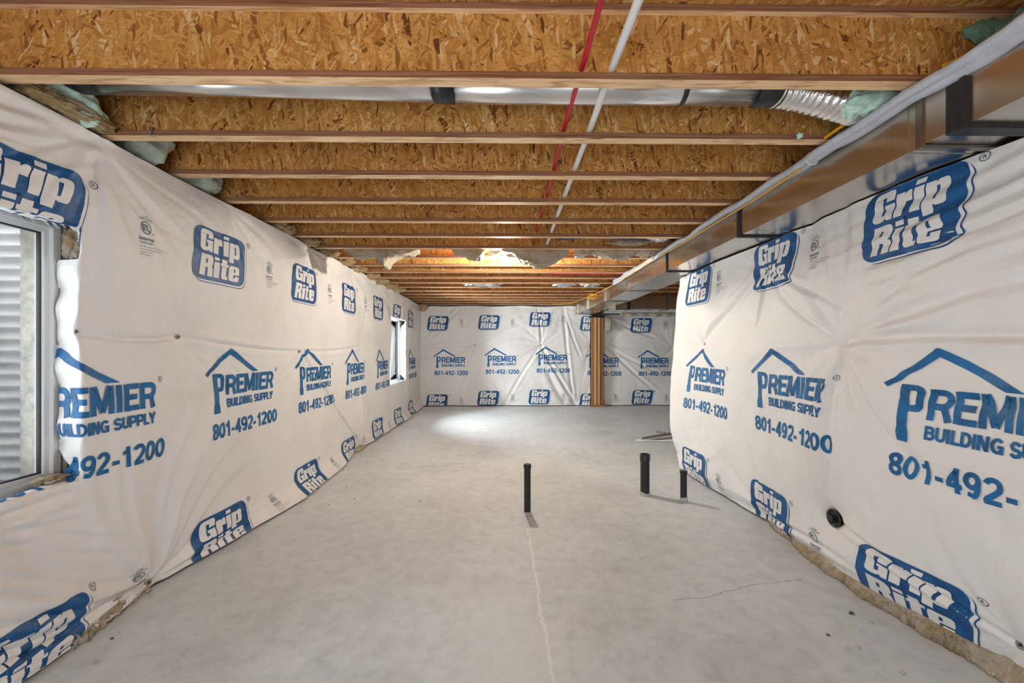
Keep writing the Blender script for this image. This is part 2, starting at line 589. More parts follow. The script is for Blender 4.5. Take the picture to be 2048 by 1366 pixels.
# ------------------------------------------------------------------ printing: flat shapes cut into a tile
def round_poly(pts, seg=5):
    """pts: (x, y) or (x, y, radius)"""
    n = len(pts)
    out = []
    for i, p in enumerate(pts):
        r = p[2] if len(p) > 2 else 0
        q = Vector((p[0], p[1]))
        if r <= 0:
            out.append(q)
            continue
        a = Vector(pts[i - 1][:2]); b = Vector(pts[(i + 1) % n][:2])
        da, db = (a - q), (b - q)
        ra = min(r, da.length * 0.5); rb = min(r, db.length * 0.5)
        pa, pb = q + da.normalized() * ra, q + db.normalized() * rb
        for k in range(seg + 1):
            t = k / seg
            out.append(pa * (1 - t) ** 2 + q * 2 * t * (1 - t) + pb * t * t)
    return out


def curve_to_bm(cu):
    o = bpy.data.objects.new('tmp_shape', cu)
    C.objects.link(o)
    bpy.context.view_layer.update()
    dg = bpy.context.evaluated_depsgraph_get()
    me = bpy.data.meshes.new_from_object(o.evaluated_get(dg))
    bm = bmesh.new()
    bm.from_mesh(me)
    bpy.data.objects.remove(o)
    bpy.data.meshes.remove(me)
    bpy.data.curves.remove(cu)
    return bm


def bm_polys(polys):
    cu = bpy.data.curves.new('tmp_shape', 'CURVE')
    cu.dimensions = '2D'
    cu.fill_mode = 'FRONT'
    for pl in polys:
        s = cu.splines.new('POLY')
        s.points.add(len(pl) - 1)
        for q, p in zip(s.points, pl):
            q.co = (p[0], p[1], 0, 1)
        s.use_cyclic_u = True
    return curve_to_bm(cu)


def bm_text(body, height, width=None, bold=0.0, x=0.0, y=0.0, shear=0.0, space=1.0, res=3, align='LEFT'):
    """text whose capitals are `height` tall, squeezed to `width`, lower left at (x, y)"""
    cu = bpy.data.curves.new('tmp_text', 'FONT')
    cu.body = body
    cu.size = 1.0
    cu.offset = bold
    cu.shear = shear
    cu.space_character = space
    cu.resolution_u = res
    cu.fill_mode = 'FRONT'
    bm = curve_to_bm(cu)
    xs = [v.co.x for v in bm.verts]; ys = [v.co.y for v in bm.verts]
    x0, x1, y0, y1 = min(xs), max(xs), min(ys), max(ys)
    sy = height / (y1 - y0)
    sx = sy if width is None else width / (x1 - x0)
    dx = x - (0 if align == 'LEFT' else (x1 - x0) * sx / 2)
    for v in bm.verts:
        v.co.x = (v.co.x - x0) * sx + dx
        v.co.y = (v.co.y - y0) * sy + y
    return bm


GL = {
    'G': (0.90, [[(0, 0, .2), (0, 1, .2), (.84, 1, .2), (.84, .64), (.51, .64), (.51, .80), (.35, .80), (.35, .2), (.51, .2), (.51, .41), (.43, .41), (.43, .54), (.84, .54), (.84, 0), (.64, 0), (.58, .07), (.45, 0, .12)]]),
    'r': (0.62, [[(0, 0), (0, .76), (.30, .76), (.30, .68), (.40, .77, .05), (.57, .77, .14), (.57, .44), (.33, .44), (.33, 0)]]),
    'i': (0.37, [[(0, 0), (0, .76), (.32, .76), (.32, 0)], [(0, .84), (0, 1), (.32, 1), (.32, .84)]]),
    'p': (0.78, [[(0, -.24), (0, .76), (.30, .76), (.30, .70), (.4, .77), (.72, .77, .18), (.72, 0, .18), (.4, 0), (.32, .05), (.32, -.24)], [(.32, .18), (.32, .60), (.42, .60), (.42, .18)]]),
    'R': (0.92, [[(0, 0), (0, 1), (.82, 1, .2), (.84, .54, .12), (.72, .49), (.84, .42, .1), (.86, 0), (.51, 0), (.49, .40, .05), (.35, .40), (.35, 0)], [(.35, .60), (.35, .80), (.47, .80), (.47, .60)]]),
    't': (0.57, [[(.08, 0, .16), (.08, .62), (0, .62), (0, .76), (.08, .76), (.08, .96), (.40, .96), (.40, .76), (.52, .76), (.52, .62), (.40, .62), (.40, .16), (.52, .16), (.52, 0)]]),
    'e': (0.76, [[(0, 0, .18), (0, .77, .18), (.72, .77, .18), (.72, .34), (.32, .34), (.32, .17), (.42, .17), (.42, .27), (.72, .27), (.72, 0, .18)], [(.32, .45), (.32, .62), (.42, .62), (.42, .45)]]),
}


def word(text, h, x, y, shear):
    polys = []
    cx = 0.0
    for ch in text:
        wd, pls = GL[ch]
        for pl in pls:
            polys.append([((p.x + cx + shear * p.y) * h + x, p.y * h + y) for p in round_poly(pl)])
        cx += wd
    return polys


def ring(cx, cy, r0, r1, n=28):
    return [[(cx + r * math.cos(2 * PI * k / n), cy + r * math.sin(2 * PI * k / n)) for k in range(n)] for r in (r1, r0)]


def cut(bm, step):
    xs = [v.co.x for v in bm.verts]; ys = [v.co.y for v in bm.verts]
    for ax, lo, hi in ((0, min(xs), max(xs)), (1, min(ys), max(ys))):
        k = math.ceil(lo / step)
        while k * step < hi:
            no = Vector((1, 0, 0)) if ax == 0 else Vector((0, 1, 0))
            bmesh.ops.bisect_plane(bm, geom=bm.verts[:] + bm.edges[:] + bm.faces[:], plane_co=no * (k * step), plane_no=no)
            k += 1
    return bm


SHEET, LOGO, TEXT, STAMP = 0, 1, 2, 3
STEP = 0.010


def logo_shapes():
    """centre at (0, 0); 0.55 x 0.37"""
    S = 0.13

    def box(dx, dy):
        hw, hh = 0.262, 0.187
        q = [(-hw, -hh, .085), (-hw, hh, .085), (hw, hh, .085), (hw, -hh, .085)]
        return [[(p.x + S * p.y + dx, p.y + dy) for p in round_poly(q, 7)]]
    out = [(bm_polys(box(.019, -.017)), LOGO, 0.0008), (bm_polys(box(.0135, -.0115)), SHEET, 0.0014), (bm_polys(box(0, 0)), LOGO, 0.0020)]
    out.append((bm_polys(word('Grip', .152, -.205, .018, .17)), SHEET, 0.0034))
    out.append((bm_polys(word('Rite', .152, -.222, -.158, .17)), SHEET, 0.0034))
    for o in out:
        cut(o[0], STEP)
    out.append((bm_polys(ring(.325, .165, .017, .020)), STAMP, 0.001))
    out.append((bm_text('R', .017, .013, .01, .319, .157), STAMP, 0.001))
    return out


def arc(cx, cy, rx, ry, a0, a1, n=12):
    return [(cx + rx * math.cos(math.radians(a0 + (a1 - a0) * k / n)), cy + ry * math.sin(math.radians(a0 + (a1 - a0) * k / n))) for k in range(n + 1)]


LT = {  # advance, centre lines, for a pen 0.2 wide and capitals 1 tall
    'E': (.72, [[(.1, 0), (.1, 1)], [(.1, .905), (.66, .905)], [(.1, .51), (.60, .51)], [(.1, .095), (.67, .095)]]),
    'R': (.80, [[(.1, 0), (.1, 1)], [(.1, .905), (.40, .905)] + arc(.42, .68, .225, .225, 90, -90) + [(.1, .455)], [(.40, .46), (.52, .40), (.56, .25), (.64, 0)]]),
    'P': (.74, [[(.1, 0), (.1, 1)], [(.1, .905), (.40, .905)] + arc(.40, .66, .235, .245, 90, -90) + [(.1, .415)]]),
    'M': (1.0, [[(.1, 0), (.1, 1)], [(.80, 0), (.80, 1)], [(.14, 1), (.45, .08)], [(.76, 1), (.45, .08)]]),
    'I': (.30, [[(.1, 0), (.1, 1)]]),
    'B': (.80, [[(.1, 0), (.1, 1)], [(.1, .905), (.38, .905)] + arc(.38, .715, .21, .19, 90, -90) + [(.1, .525)], [(.38, .525)] + arc(.40, .31, .235, .215, 90, -90) + [(.1, .095)]]),
    'U': (.80, [[(.1, 1), (.1, .36)] + arc(.36, .36, .26, .26, 180, 360) + [(.62, 1)]]),
    'L': (.66, [[(.1, 0), (.1, 1)], [(.1, .095), (.62, .095)]]),
    'D': (.82, [[(.1, 0), (.1, 1)], [(.1, .905), (.30, .905)] + arc(.30, .5, .34, .405, 90, -90) + [(.1, .095)]]),
    'N': (.82, [[(.1, 0), (.1, 1)], [(.62, 0), (.62, 1)], [(.13, .97), (.59, .03)]]),
    'G': (.86, [arc(.42, .5, .32, .405, 38, 318), [(.70, .50), (.70, 0)], [(.42, .45), (.80, .45)]]),
    'S': (.76, [arc(.36, .70, .25, .205, 15, 270) + arc(.36, .30, .27, .205, 90, -165)[0:]]),
    'Y': (.74, [[(.36, 0), (.36, .44)], [(.36, .40), (.06, 1)], [(.36, .40), (.66, 1)]]),
    ' ': (.36, []),
    '0': (.70, [arc(.32, .5, .23, .41, 0, 360, 24)]),
    '1': (.62, [[(.38, 0), (.38, 1)], [(.40, .82), (.24, .735), (.10, .70)]]),
    '2': (.70, [arc(.32, .69, .225, .22, 165, 0, 10) + [(.52, .56), (.36, .38), (.16, .20), (.10, .09)], [(.03, .09), (.60, .09)]]),
    '4': (.70, [[(.44, 0), (.44, 1)], [(.46, .93), (.09, .33)], [(.02, .30), (.64, .30)]]),
    '8': (.70, [arc(.32, .72, .195, .19, 0, 360, 20), arc(.32, .29, .235, .21, 0, 360, 20)]),
    '9': (.70, [arc(.32, .67, .225, .245, 0, 360, 20), [(.545, .67)] + arc(.30, .50, .245, .41, 10, -75, 10) + [(.14, .16)]]),
    '-': (.52, [[(.06, .36), (.40, .36)]]),
}


def stroke(bm, path, wd, sx, sy, x, y):
    P = [Vector((p[0] * sx + x, p[1] * sy + y)) for p in path]
    P = [p for i, p in enumerate(P) if i == 0 or (p - P[i - 1]).length > 1e-6]
    closed = (P[0] - P[-1]).length < 1e-5
    n = len(P)
    prs = []
    for i in range(n):
        a = P[i - 1] if i > 0 else (P[-2] if closed else None)
        b = P[i + 1] if i < n - 1 else (P[1] if closed else None)
        t0 = (P[i] - a).normalized() if a is not None else None
        t1 = (b - P[i]).normalized() if b is not None else None
        t = ((t0 + t1).normalized() if t0 is not None and t1 is not None else (t0 if t1 is None else t1))
        nn = Vector((-t.y, t.x))
        k = 1.0
        if t0 is not None and t1 is not None:
            k = min(1.6, 1 / max(.4, nn.dot(Vector((-t0.y, t0.x)))))
        q = nn * (wd / 2 * k)
        prs.append((bm.verts.new((P[i].x + q.x, P[i].y + q.y, 0)), bm.verts.new((P[i].x - q.x, P[i].y - q.y, 0))))
    for a, b in zip(prs[:-1], prs[1:]):
        bm.faces.new((a[0], a[1], b[1], b[0]))


def bm_strokes(text, height, width, pen, x, y):
    adv = sum(LT[c][0] for c in text) - .12
    sx = width / adv
    bm = bmesh.new()
    cx = 0.0
    for c in text:
        for p in LT[c][1]:
            stroke(bm, p, pen * height, sx, height, x + cx * sx, y)
        cx += LT[c][0]
    return bm


def premier_shapes():
    """x from the logo centre, y = height above the floor"""
    out = []
    t = .034
    roof = [(-.120, 1.262), (.130, 1.448), (.145, 1.448), (.470, 1.262), (.400, 1.262), (.138, 1.448 - t * 1.25), (-.098, 1.262 - t * .55)]
    out.append((bm_polys([roof]), TEXT))
    P = round_poly([(-.035, 1.045), (-.035, 1.262), (.075, 1.262, .05), (.075, 1.128, .05), (.010, 1.128), (.010, 1.045)])
    hole = round_poly([(.010, 1.160), (.010, 1.232), (.042, 1.232, .02), (.042, 1.160, .02)])
    out.append((bm_polys([P, hole]), TEXT))
    brush = round_poly([(-.044, .972), (-.044, 1.025, .01), (-.035, 1.052), (.010, 1.052), (.016, 1.025, .01), (.014, .972)])
    out.append((bm_polys([brush]), TEXT))
    out.append((bm_strokes('REMIER', .150, .590, .205, .096, 1.098), TEXT))
    out.append((bm_strokes('BUILDING SUPPLY', .066, .590, .21, .096, 1.003), TEXT))
    out.append((bm_strokes('801-492-1200', .115, .845, .19, -.085, .787), TEXT))
    out = [(cut(b, STEP), m_, .0012) for b, m_ in out]
    out.append((bm_polys(ring(.735, 1.262, .015, .018)), STAMP, .001))
    out.append((bm_text('R', .015, .012, .01, .729, 1.2545), STAMP, .001))
    return out


def stamp_shapes():
    """mark centred at (0, 0)"""
    sh = [bm_text('CODE', .011, None, 0, 0, .057, align='C'), bm_text('COMPLIANCE', .011, None, 0, 0, .043, align='C'),
          bm_polys(ring(0, 0, .0325, .037)), bm_text('ETL', .036, .046, .02, -.023, -.018),
          bm_text('us', .010, None, 0, .041, -.032),
          bm_polys([[(-.038, -.047), (.040, -.047), (.040, -.0445), (-.038, -.0445)]]),
          bm_text('Intertek', .021, None, .01, -.040, -.073), bm_text('CCRR-0305', .012, None, .005, -.040, -.093)]
    for k, s in enumerate(('Grip-Rite Custom Print UV12 Housewrap', 'Prime Source Building Products, Inc.', 'Irving, TX, U.S.A.', '(877) 890-7890')):
        sh.append(bm_text(s, .0105, None, 0, -.040, -.114 - k * .016, res=1))
    return [(b, STAMP, .001) for b in sh]


def freeze(shapes, dx=0, dy=0):
    """-> list of (verts Nx2, tris Mx3, material, offset)"""
    out = []
    for b, mi, off in shapes:
        bmesh.ops.triangulate(b, faces=b.faces[:])
        b.verts.index_update()
        v = np.array([(q.co.x + dx, q.co.y + dy) for q in b.verts])
        f = np.array([[q.index for q in fc.verts] for fc in b.faces], dtype=np.int64)
        b.free()
        out.append((v, f, mi, off))
    return out


T_LOGO = freeze(logo_shapes())
T_TEXT = freeze(premier_shapes())
T_STAMP = freeze(stamp_shapes())


def clip_tris(v, f, lims):
    """clip a triangle soup to u0<=u<=u1, v0<=v<=v1"""
    u0, u1, v0, v1 = lims
    if v[:, 0].min() >= u0 and v[:, 0].max() <= u1 and v[:, 1].min() >= v0 and v[:, 1].max() <= v1:
        return v, f
    if v[:, 0].max() <= u0 or v[:, 0].min() >= u1 or v[:, 1].max() <= v0 or v[:, 1].min() >= v1:
        return None, None
    bm = bmesh.new()
    vs = [bm.verts.new((p[0], p[1], 0)) for p in v]
    for t in f:
        try:
            bm.faces.new([vs[i] for i in t])
        except ValueError:
            pass
    for co_, no in (((u0, 0, 0), (-1, 0, 0)), ((u1, 0, 0), (1, 0, 0)), ((0, v0, 0), (0, -1, 0)), ((0, v1, 0), (0, 1, 0))):
        bmesh.ops.bisect_plane(bm, geom=bm.verts[:] + bm.edges[:] + bm.faces[:], plane_co=co_, plane_no=no, clear_outer=True)
    bmesh.ops.triangulate(bm, faces=bm.faces[:])
    bm.verts.index_update()
    if not bm.faces:
        bm.free()
        return None, None
    v2 = np.array([(q.co.x, q.co.y) for q in bm.verts])
    f2 = np.array([[q.index for q in fc.verts] for fc in bm.faces], dtype=np.int64)
    bm.free()
    return v2, f2


# ------------------------------------------------------------------ hung sheets
def fan_noise(th, d, rs):
    """radiating creases: sharp ridges round a pin; the finest fade out close to it"""
    s = np.zeros_like(th)
    for k in (5, 8, 13, 19, 27, 38, 51):
        ph, ka, pa = rs.uniform(0, 6.28), rs.randint(1, 4), rs.uniform(0, 6.28)
        a = k * th + ph
        r = 0.55 * np.sin(a) + 0.9 * (0.64 - np.abs(np.sin(a / 2)))
        s += r / k ** 0.5 * (0.5 + 0.5 * np.sin(ka * th + pa)) / (1 + (0.075 * k / (6.283 * d + 1e-4)) ** 3)
    return s


def height_field(U, V, bulge, pins, folds, wrinkles, seed, L=0.30, fan=1.25):
    rs = np.random.RandomState(seed)
    sup = np.ones_like(U)
    for (pu, pv, s, amp, dec) in pins:
        d = np.hypot(U - pu, V - pv)
        sup *= 1 - np.exp(-(d / (L * s)) ** 0.95)
    h = bulge * sup
    for (pu, pv, s, amp, dec) in pins:
        du, dv = U - pu, V - pv
        d = np.hypot(du, dv)
        th = np.arctan2(dv, du)
        th = th + 0.10 * np.sin(d * 4 + pu)
        f = fan_noise(th, d, rs)
        env = d / (d + 0.10) * np.exp(-(d / dec))
        h += amp * 0.042 * fan * f * env
    for (a, b, dep, wid) in folds:
        ax, ay = a; bx, by = b
        Ln = math.hypot(bx - ax, by - ay)
        tx, ty = (bx - ax) / Ln, (by - ay) / Ln
        t = ((U - ax) * tx + (V - ay) * ty) / Ln
        sag = 0.03 * np.sin(np.clip(t, 0, 1) * PI)
        q = -(U - ax) * ty + (V - ay) * tx + sag
        m_ = np.clip(t, 0, 1)
        e = np.where((t > 0) & (t < 1), np.sin(m_ * PI) ** 0.4, 0)
        h += e * 1.7 * dep * (-np.exp(-(q / wid) ** 2) + 0.7 * np.exp(-((q - 2.2 * wid) / (1.2 * wid)) ** 2) + 0.35 * np.exp(-((q + 2.4 * wid) / (1.4 * wid)) ** 2))
    umin, umax, vmin, vmax = U.min(), U.max(), V.min(), V.max()
    for _ in range(wrinkles):
        cu, cv = rs.uniform(umin, umax), rs.uniform(vmin, vmax)
        an = rs.normal(0, 0.6) + (0 if rs.rand() < .6 else PI / 2)
        ln = rs.uniform(.25, .8)
        wd = rs.uniform(.018, .036)
        am = rs.uniform(.0015, .0045) * rs.choice((-1, 1))
        t = (U - cu) * math.cos(an) + (V - cv) * math.sin(an)
        q = -(U - cu) * math.sin(an) + (V - cv) * math.cos(an) + 0.05 * np.sin(t * 4 + cu)
        h += am * np.exp(-(t / ln) ** 2 * 2) * np.exp(-(q / wd) ** 2)
    for _ in range(8):
        ku, kv = rs.uniform(1.5, 7), rs.uniform(1.5, 6)
        h += 0.0035 * np.sin(ku * U + kv * V * rs.choice((-1, 1)) + rs.uniform(0, 6.28))
    return h


def ripple(U, V, cu, cv, ru, rv, slope, lam, amp):
    """a patch of parallel tension ripples"""
    q = (V - cv) - slope * (U - cu) + .03 * np.sin(U * 3.1 + cv) + .012 * np.sin(U * 9 + V * 4)
    win = np.exp(-((U - cu) / ru) ** 2 - ((V - cv) / rv) ** 2)
    ph = 2 * PI * q / lam + .8 * np.sin(q * 17)
    return amp * win * (np.sin(ph) + .35 * np.sin(1.7 * ph + 1))


def axis(breaks):
    """breaks: list of (start, step); last has step None"""
    out = []
    for (a, st), (b, _) in zip(breaks[:-1], breaks[1:]):
        n = max(1, int(round((b - a) / st)))
        out += list(np.linspace(a, b, n, endpoint=False))
    return np.array(out + [breaks[-1][0]])


def build_sheet(name, us, vs, pos, prints, keep=None, flip=False):
    U, V = np.meshgrid(us, vs, indexing='ij')
    P = pos(U, V)                                   # nu, nv, 3
    gu = np.gradient(P, axis=0); gv = np.gradient(P, axis=1)
    Nn = np.cross(gu, gv)
    Nn /= np.linalg.norm(Nn, axis=2, keepdims=True) + 1e-12
    if flip:
        Nn = -Nn
    nu, nv = U.shape
    idx = np.arange(nu * nv).reshape(nu, nv)
    q = np.stack([idx[:-1, :-1], idx[1:, :-1], idx[1:, 1:], idx[:-1, 1:]], axis=-1).reshape(-1, 4)
    if flip:
        q = q[:, ::-1]
    if keep is not None:
        uc = (us[:-1] + us[1:]) / 2; vc = (vs[:-1] + vs[1:]) / 2
        UC, VC = np.meshgrid(uc, vc, indexing='ij')
        q = q[keep(UC, VC).reshape(-1)]
        Q = P.reshape(-1, 3)[q]
        q = q[(np.linalg.norm(Q - np.roll(Q, 1, axis=1), axis=2).max(axis=1) < .05)]
    VV = [P.reshape(-1, 3)]
    nvtx = nu * nv
    tris, tmat = [], []
    lims = (us[0] + .002, us[-1] - .002, vs[0] + .002, vs[-1] - .002)
    for tile, du, dv, sgn in prints:
        for (v, f, mi, off) in tile:
            v2 = np.stack([v[:, 0] * sgn + du, v[:, 1] + dv], axis=1)
            v2, f2 = clip_tris(v2, f, lims)
            if v2 is None:
                continue
            v2[:, 0] = np.clip(v2[:, 0], us[0], us[-1]); v2[:, 1] = np.clip(v2[:, 1], vs[0], vs[-1])
            if keep is not None:
                cu = v2[f2].mean(axis=1)
                f2 = f2[keep(cu[:, 0], cu[:, 1])]
                if not len(f2):
                    continue
            i = np.clip(np.searchsorted(us, v2[:, 0]) - 1, 0, nu - 2)
            j = np.clip(np.searchsorted(vs, v2[:, 1]) - 1, 0, nv - 2)
            a = ((v2[:, 0] - us[i]) / (us[i + 1] - us[i]))[:, None]
            b = ((v2[:, 1] - vs[j]) / (vs[j + 1] - vs[j]))[:, None]
            bl = lambda A: A[i, j] * (1 - a) * (1 - b) + A[i + 1, j] * a * (1 - b) + A[i, j + 1] * (1 - a) * b + A[i + 1, j + 1] * a * b
            p3 = bl(P) + bl(Nn) * (off * 1.3 + 0.0020)
            p, q3 = p3[f2[:, 0]], p3[f2[:, 1]]
            nrm = np.cross(q3 - p, p3[f2[:, 2]] - p)
            if keep is not None:
                T3 = p3[f2]
                ok = np.linalg.norm(T3 - np.roll(T3, 1, axis=1), axis=2).max(axis=1) < .05
                f2, nrm = f2[ok], nrm[ok]
                if not len(f2):
                    continue
            flipm = (nrm * bl(Nn)[f2[:, 0]]).sum(1) < 0
            f2 = np.where(flipm[:, None], f2[:, ::-1], f2)
            VV.append(p3)
            tris.append(f2 + nvtx)
            tmat.append(np.full(len(f2), mi))
            nvtx += len(p3)
    verts = np.concatenate(VV)
    tri = np.concatenate(tris) if tris else np.zeros((0, 3), dtype=np.int64)
    me = bpy.data.meshes.new(name)
    me.vertices.add(len(verts))
    me.vertices.foreach_set('co', verts.astype(np.float32).reshape(-1))
    nl = q.size + tri.size
    me.loops.add(nl)
    me.loops.foreach_set('vertex_index', np.concatenate([q.reshape(-1), tri.reshape(-1)]).astype(np.int32))
    me.polygons.add(len(q) + len(tri))
    starts = np.concatenate([np.arange(len(q)) * 4, q.size + np.arange(len(tri)) * 3]).astype(np.int32)
    me.polygons.foreach_set('loop_start', starts)
    mi = np.concatenate([np.zeros(len(q), dtype=np.int32)] + [t.astype(np.int32) for t in tmat])
    me.update(calc_edges=True)
    return link_mesh(name, me, [M['sheet'], M['logo_ink'], M['text_ink'], M['stamp_ink']], None, True, mi)


def hole_depth(U, V, w_, ):
    y0, y1, z0, z1 = w_
    return np.minimum(np.minimum(U - y0, y1 - U), np.minimum(V - z0, z1 - V))


def fold_in(P, U, V, w_, nx, splay=0.22):
    """inside the window opening the sheet turns outward onto the jambs"""
    y0, y1, z0, z1 = w_
    ds = np.stack([U - y0, y1 - U, V - z0, z1 - V])
    k = ds.argmin(axis=0); d = ds.min(axis=0)
    ins = d > 0
    wob = 0.006 * np.sin(V * 23 + U * 9) + 0.005 * np.sin(V * 41 - U * 13)
    dd = np.maximum(d, 0)
    # puffy rounded edge
    r = 0.03
    dep = np.where(dd < r, dd * dd / (2 * r), dd - r / 2)
    lip = np.minimum(dd, r) - np.minimum(dd, r) ** 2 / (2 * r)
    out = P.copy()
    out[..., 0] = np.where(ins, P[..., 0] + nx * dep, P[..., 0])
    sp = splay * dep - lip
    Y = np.where(k == 0, y0 - sp, np.where(k == 1, y1 + sp, U))
    Z = np.where(k == 2, z0 - sp, np.where(k == 3, z1 + sp, V))
    Y = np.where(ins, Y + np.where(k < 2, wob * np.minimum(1, dd * 20), 0), P[..., 1])
    Z = np.where(ins, Z + np.where(k >= 2, wob * np.minimum(1, dd * 20), 0) + np.where(k == 2, .040 * np.sin(np.minimum(1, dd / .14) * PI), 0), P[..., 2])
    out[..., 1] = Y; out[..., 2] = Z
    return out


# ---- left sheet
L_PINS = [  # u, v, spread, fan amplitude, decay
    (2.13, 1.53, .55, .55, .16), (2.74, 1.525, .7, .8, .30), (4.33, 1.42, .9, .8, .30), (6.12, 1.50, .9, .8, .30), (7.45, 1.48, .6, .6, .2), (9.6, 1.45, .8, .7, .3),
    (1.0, 2.54, .8, .9, .4), (2.20, 2.52, .8, 1.15, .32), (3.20, 2.53, .8, .55, .28), (4.60, 2.53, .8, .9, .25), (5.72, 2.53, .8, .9, .25), (6.9, 2.53, .8, .8, .25), (8.35, 2.53, .8, .9, .25), (9.7, 2.5, .8, .9, .25),
    (2.52, -.03, .85, 1.6, .75), (6.06, -.02, .9, 1.2, .35), (9.2, -.02, .7, .9, .3)]
L_PINS = [(u, v, sp_, a * (1.7 if v > 2.4 else 1), dc * (1.2 if v > 2.4 else 1)) for u, v, sp_, a, dc in L_PINS]
L_FOLDS = [((2.10, 1.53), (2.74, 1.525), .010, .014), ((2.74, 1.525), (4.33, 1.42), .012, .016), ((4.33, 1.42), (6.12, 1.50), .009, .016),
           ((2.52, -.02), (1.2, .46), .010, .02), ((2.52, -.02), (1.1, .33), .008, .02), ((4.33, 1.42), (6.0, .1), .010, .018), ((2.1, .74), (1.0, .62), .014, .02),
           ((6.12, 1.5), (6.06, .06), .012, .012), ((2.74, 1.52), (3.2, 2.5), .0015, .03), ((4.33, 1.42), (4.6, 2.5), .0015, .03), ((2.2, 2.52), (1.3, 2.2), .010, .022), ((2.2, 2.52), (1.2, 2.35), .010, .022)]


def left_bulge(U, V):
    flare = np.interp(U, [0, 2.0, 2.5, 3.0, 3.5, 4.0, 4.9, 5.6, 6.06, 6.6, 7.6, 9, 10.7], [.05, .05, .0, .07, .13, .18, .14, .07, .0, .06, .05, .16, .10])
    up = np.interp(V, [-.075, -.03, .06, .16, .4, 2.55], [1.0, .80, .42, .15, .0, .0])
    return flare * up + 0.035 + 0.03 * np.sin(np.clip((V - 1.5) / 1.0, 0, 1) * PI)


def left_pos(U, V):
    b = left_bulge(U, V)
    d1 = hole_depth(U, V, W1); d2 = hole_depth(U, V, W2)
    near = np.exp(-np.clip(-np.maximum(d1, d2), 0, None) / 0.16)
    h = height_field(U, V, b * (1 - .8 * near) + .02 * near, L_PINS, L_FOLDS, 150, 3, fan=1.9)
    h += ripple(U, V, 1.75, .42, .55, .22, -.50, .075, .0075) + ripple(U, V, 1.7, .12, .5, .14, -.25, .085, .0065)
    h += ripple(U, V, 1.55, 2.32, .5, .13, .30, .080, .0060) + ripple(U, V, 1.6, .64, .5, .07, -.12, .07, .007)
    base = np.interp(U, [0, 8, 10.7], [XL - .015, XL - .015, XL - .11])
    tuck = 0 * U
    Z = np.where(V < .15, .02 + (V + .075) * (.13 / .225), V)
    P = np.stack([base + h - tuck, U, Z], axis=-1)
    P = fold_in(P, U, V, W1, -1)
    P = fold_in(P, U, V, W2, -1)
    return P


def left_keep(U, V):
    slit = (W1[1] - U > .035) & (W1[1] - U < W1[3] - V) & (W1[1] - U < .3) & (V > W1[3] - .17)
    return ~slit & (hole_depth(U, V, W1) < 0.163 + .007 * np.sin(U * 11 + V * 13)) & (hole_depth(U, V, W2) < 0.150)


lp = []
for k, yc in enumerate((.58, 1.83, 3.08, 4.34, 5.56, 6.80, 8.04, 9.28)):
    lp += [(T_LOGO, yc, 2.115, 1), (T_LOGO, yc, .065 if k < 5 else .12, 1), (T_TEXT, yc, 0, 1)]
    if k < 7:
        lp += [(T_STAMP, yc + .61, 2.145, 1), (T_STAMP, yc + .61, .10, 1)]
us = axis([(.55, .02), (1.5, .010), (4.2, .014), (7.0, .02), (7.6, .012), (9.0, .02), (10.68, None)])
vs = axis([(-.075, .010), (2.552, None)])
o = build_sheet('vapor_barrier_sheet', us, vs, left_pos, lp, left_keep)
tag(o, 'white printed plastic vapor barrier sheet covering the left wall around two windows', 'sheet')

# ---- right sheet (Y runs away from the camera, the print reads towards the camera)
YE = 4.93
R_PINS = [(2.62, 1.49, 1.0, 2.1, .62), (4.47, 1.50, 1.0, 1.1, .36), (3.42, 2.10, .7, .7, .30), (1.6, 2.30, .5, .5, .3), (2.9, 2.30, .5, .5, .2), (4.9, 2.28, .4, .5, .2),
          (1.72, .15, .7, 1.1, .4), (3.42, .07, .8, 1.2, .35), (2.60, .375, .22, .6, .18), (4.95, .16, .35, .7, .2)]
R_FOLDS = [((2.62, 1.49), (1.5, 1.75), .011, .03), ((2.62, 1.49), (1.6, 2.05), .006, .03), ((2.62, 1.49), (3.42, 2.10), .010, .018), ((2.62, 1.49), (1.3, 1.47), .014, .022),
           ((3.42, 2.10), (4.47, 1.50), .012, .03), ((3.42, 2.10), (2.5, 1.65), .012, .018), ((2.62, 1.49), (2.62, .38), .006, .02), ((3.42, 2.1), (3.42, 1.6), .010, .02),
           ((2.60, .37), (1.72, .15), .010, .015), ((3.42, .07), (2.4, .13), .010, .02), ((2.3, 2.0), (1.5, 2.22), .006, .025), ((2.5, 1.9), (1.5, 1.98), .006, .028)]


def right_base(U):
    r = .16
    th = np.clip((U - YE) / r, 0, PI / 2)
    rest = np.maximum(U - YE - r * PI / 2, 0)
    X = np.where(U < YE, XR, XR + r - r * np.cos(th) + rest)
    Y = np.where(U < YE, U, YE + r * np.sin(th))
    return X, Y, -np.cos(th), np.sin(th)


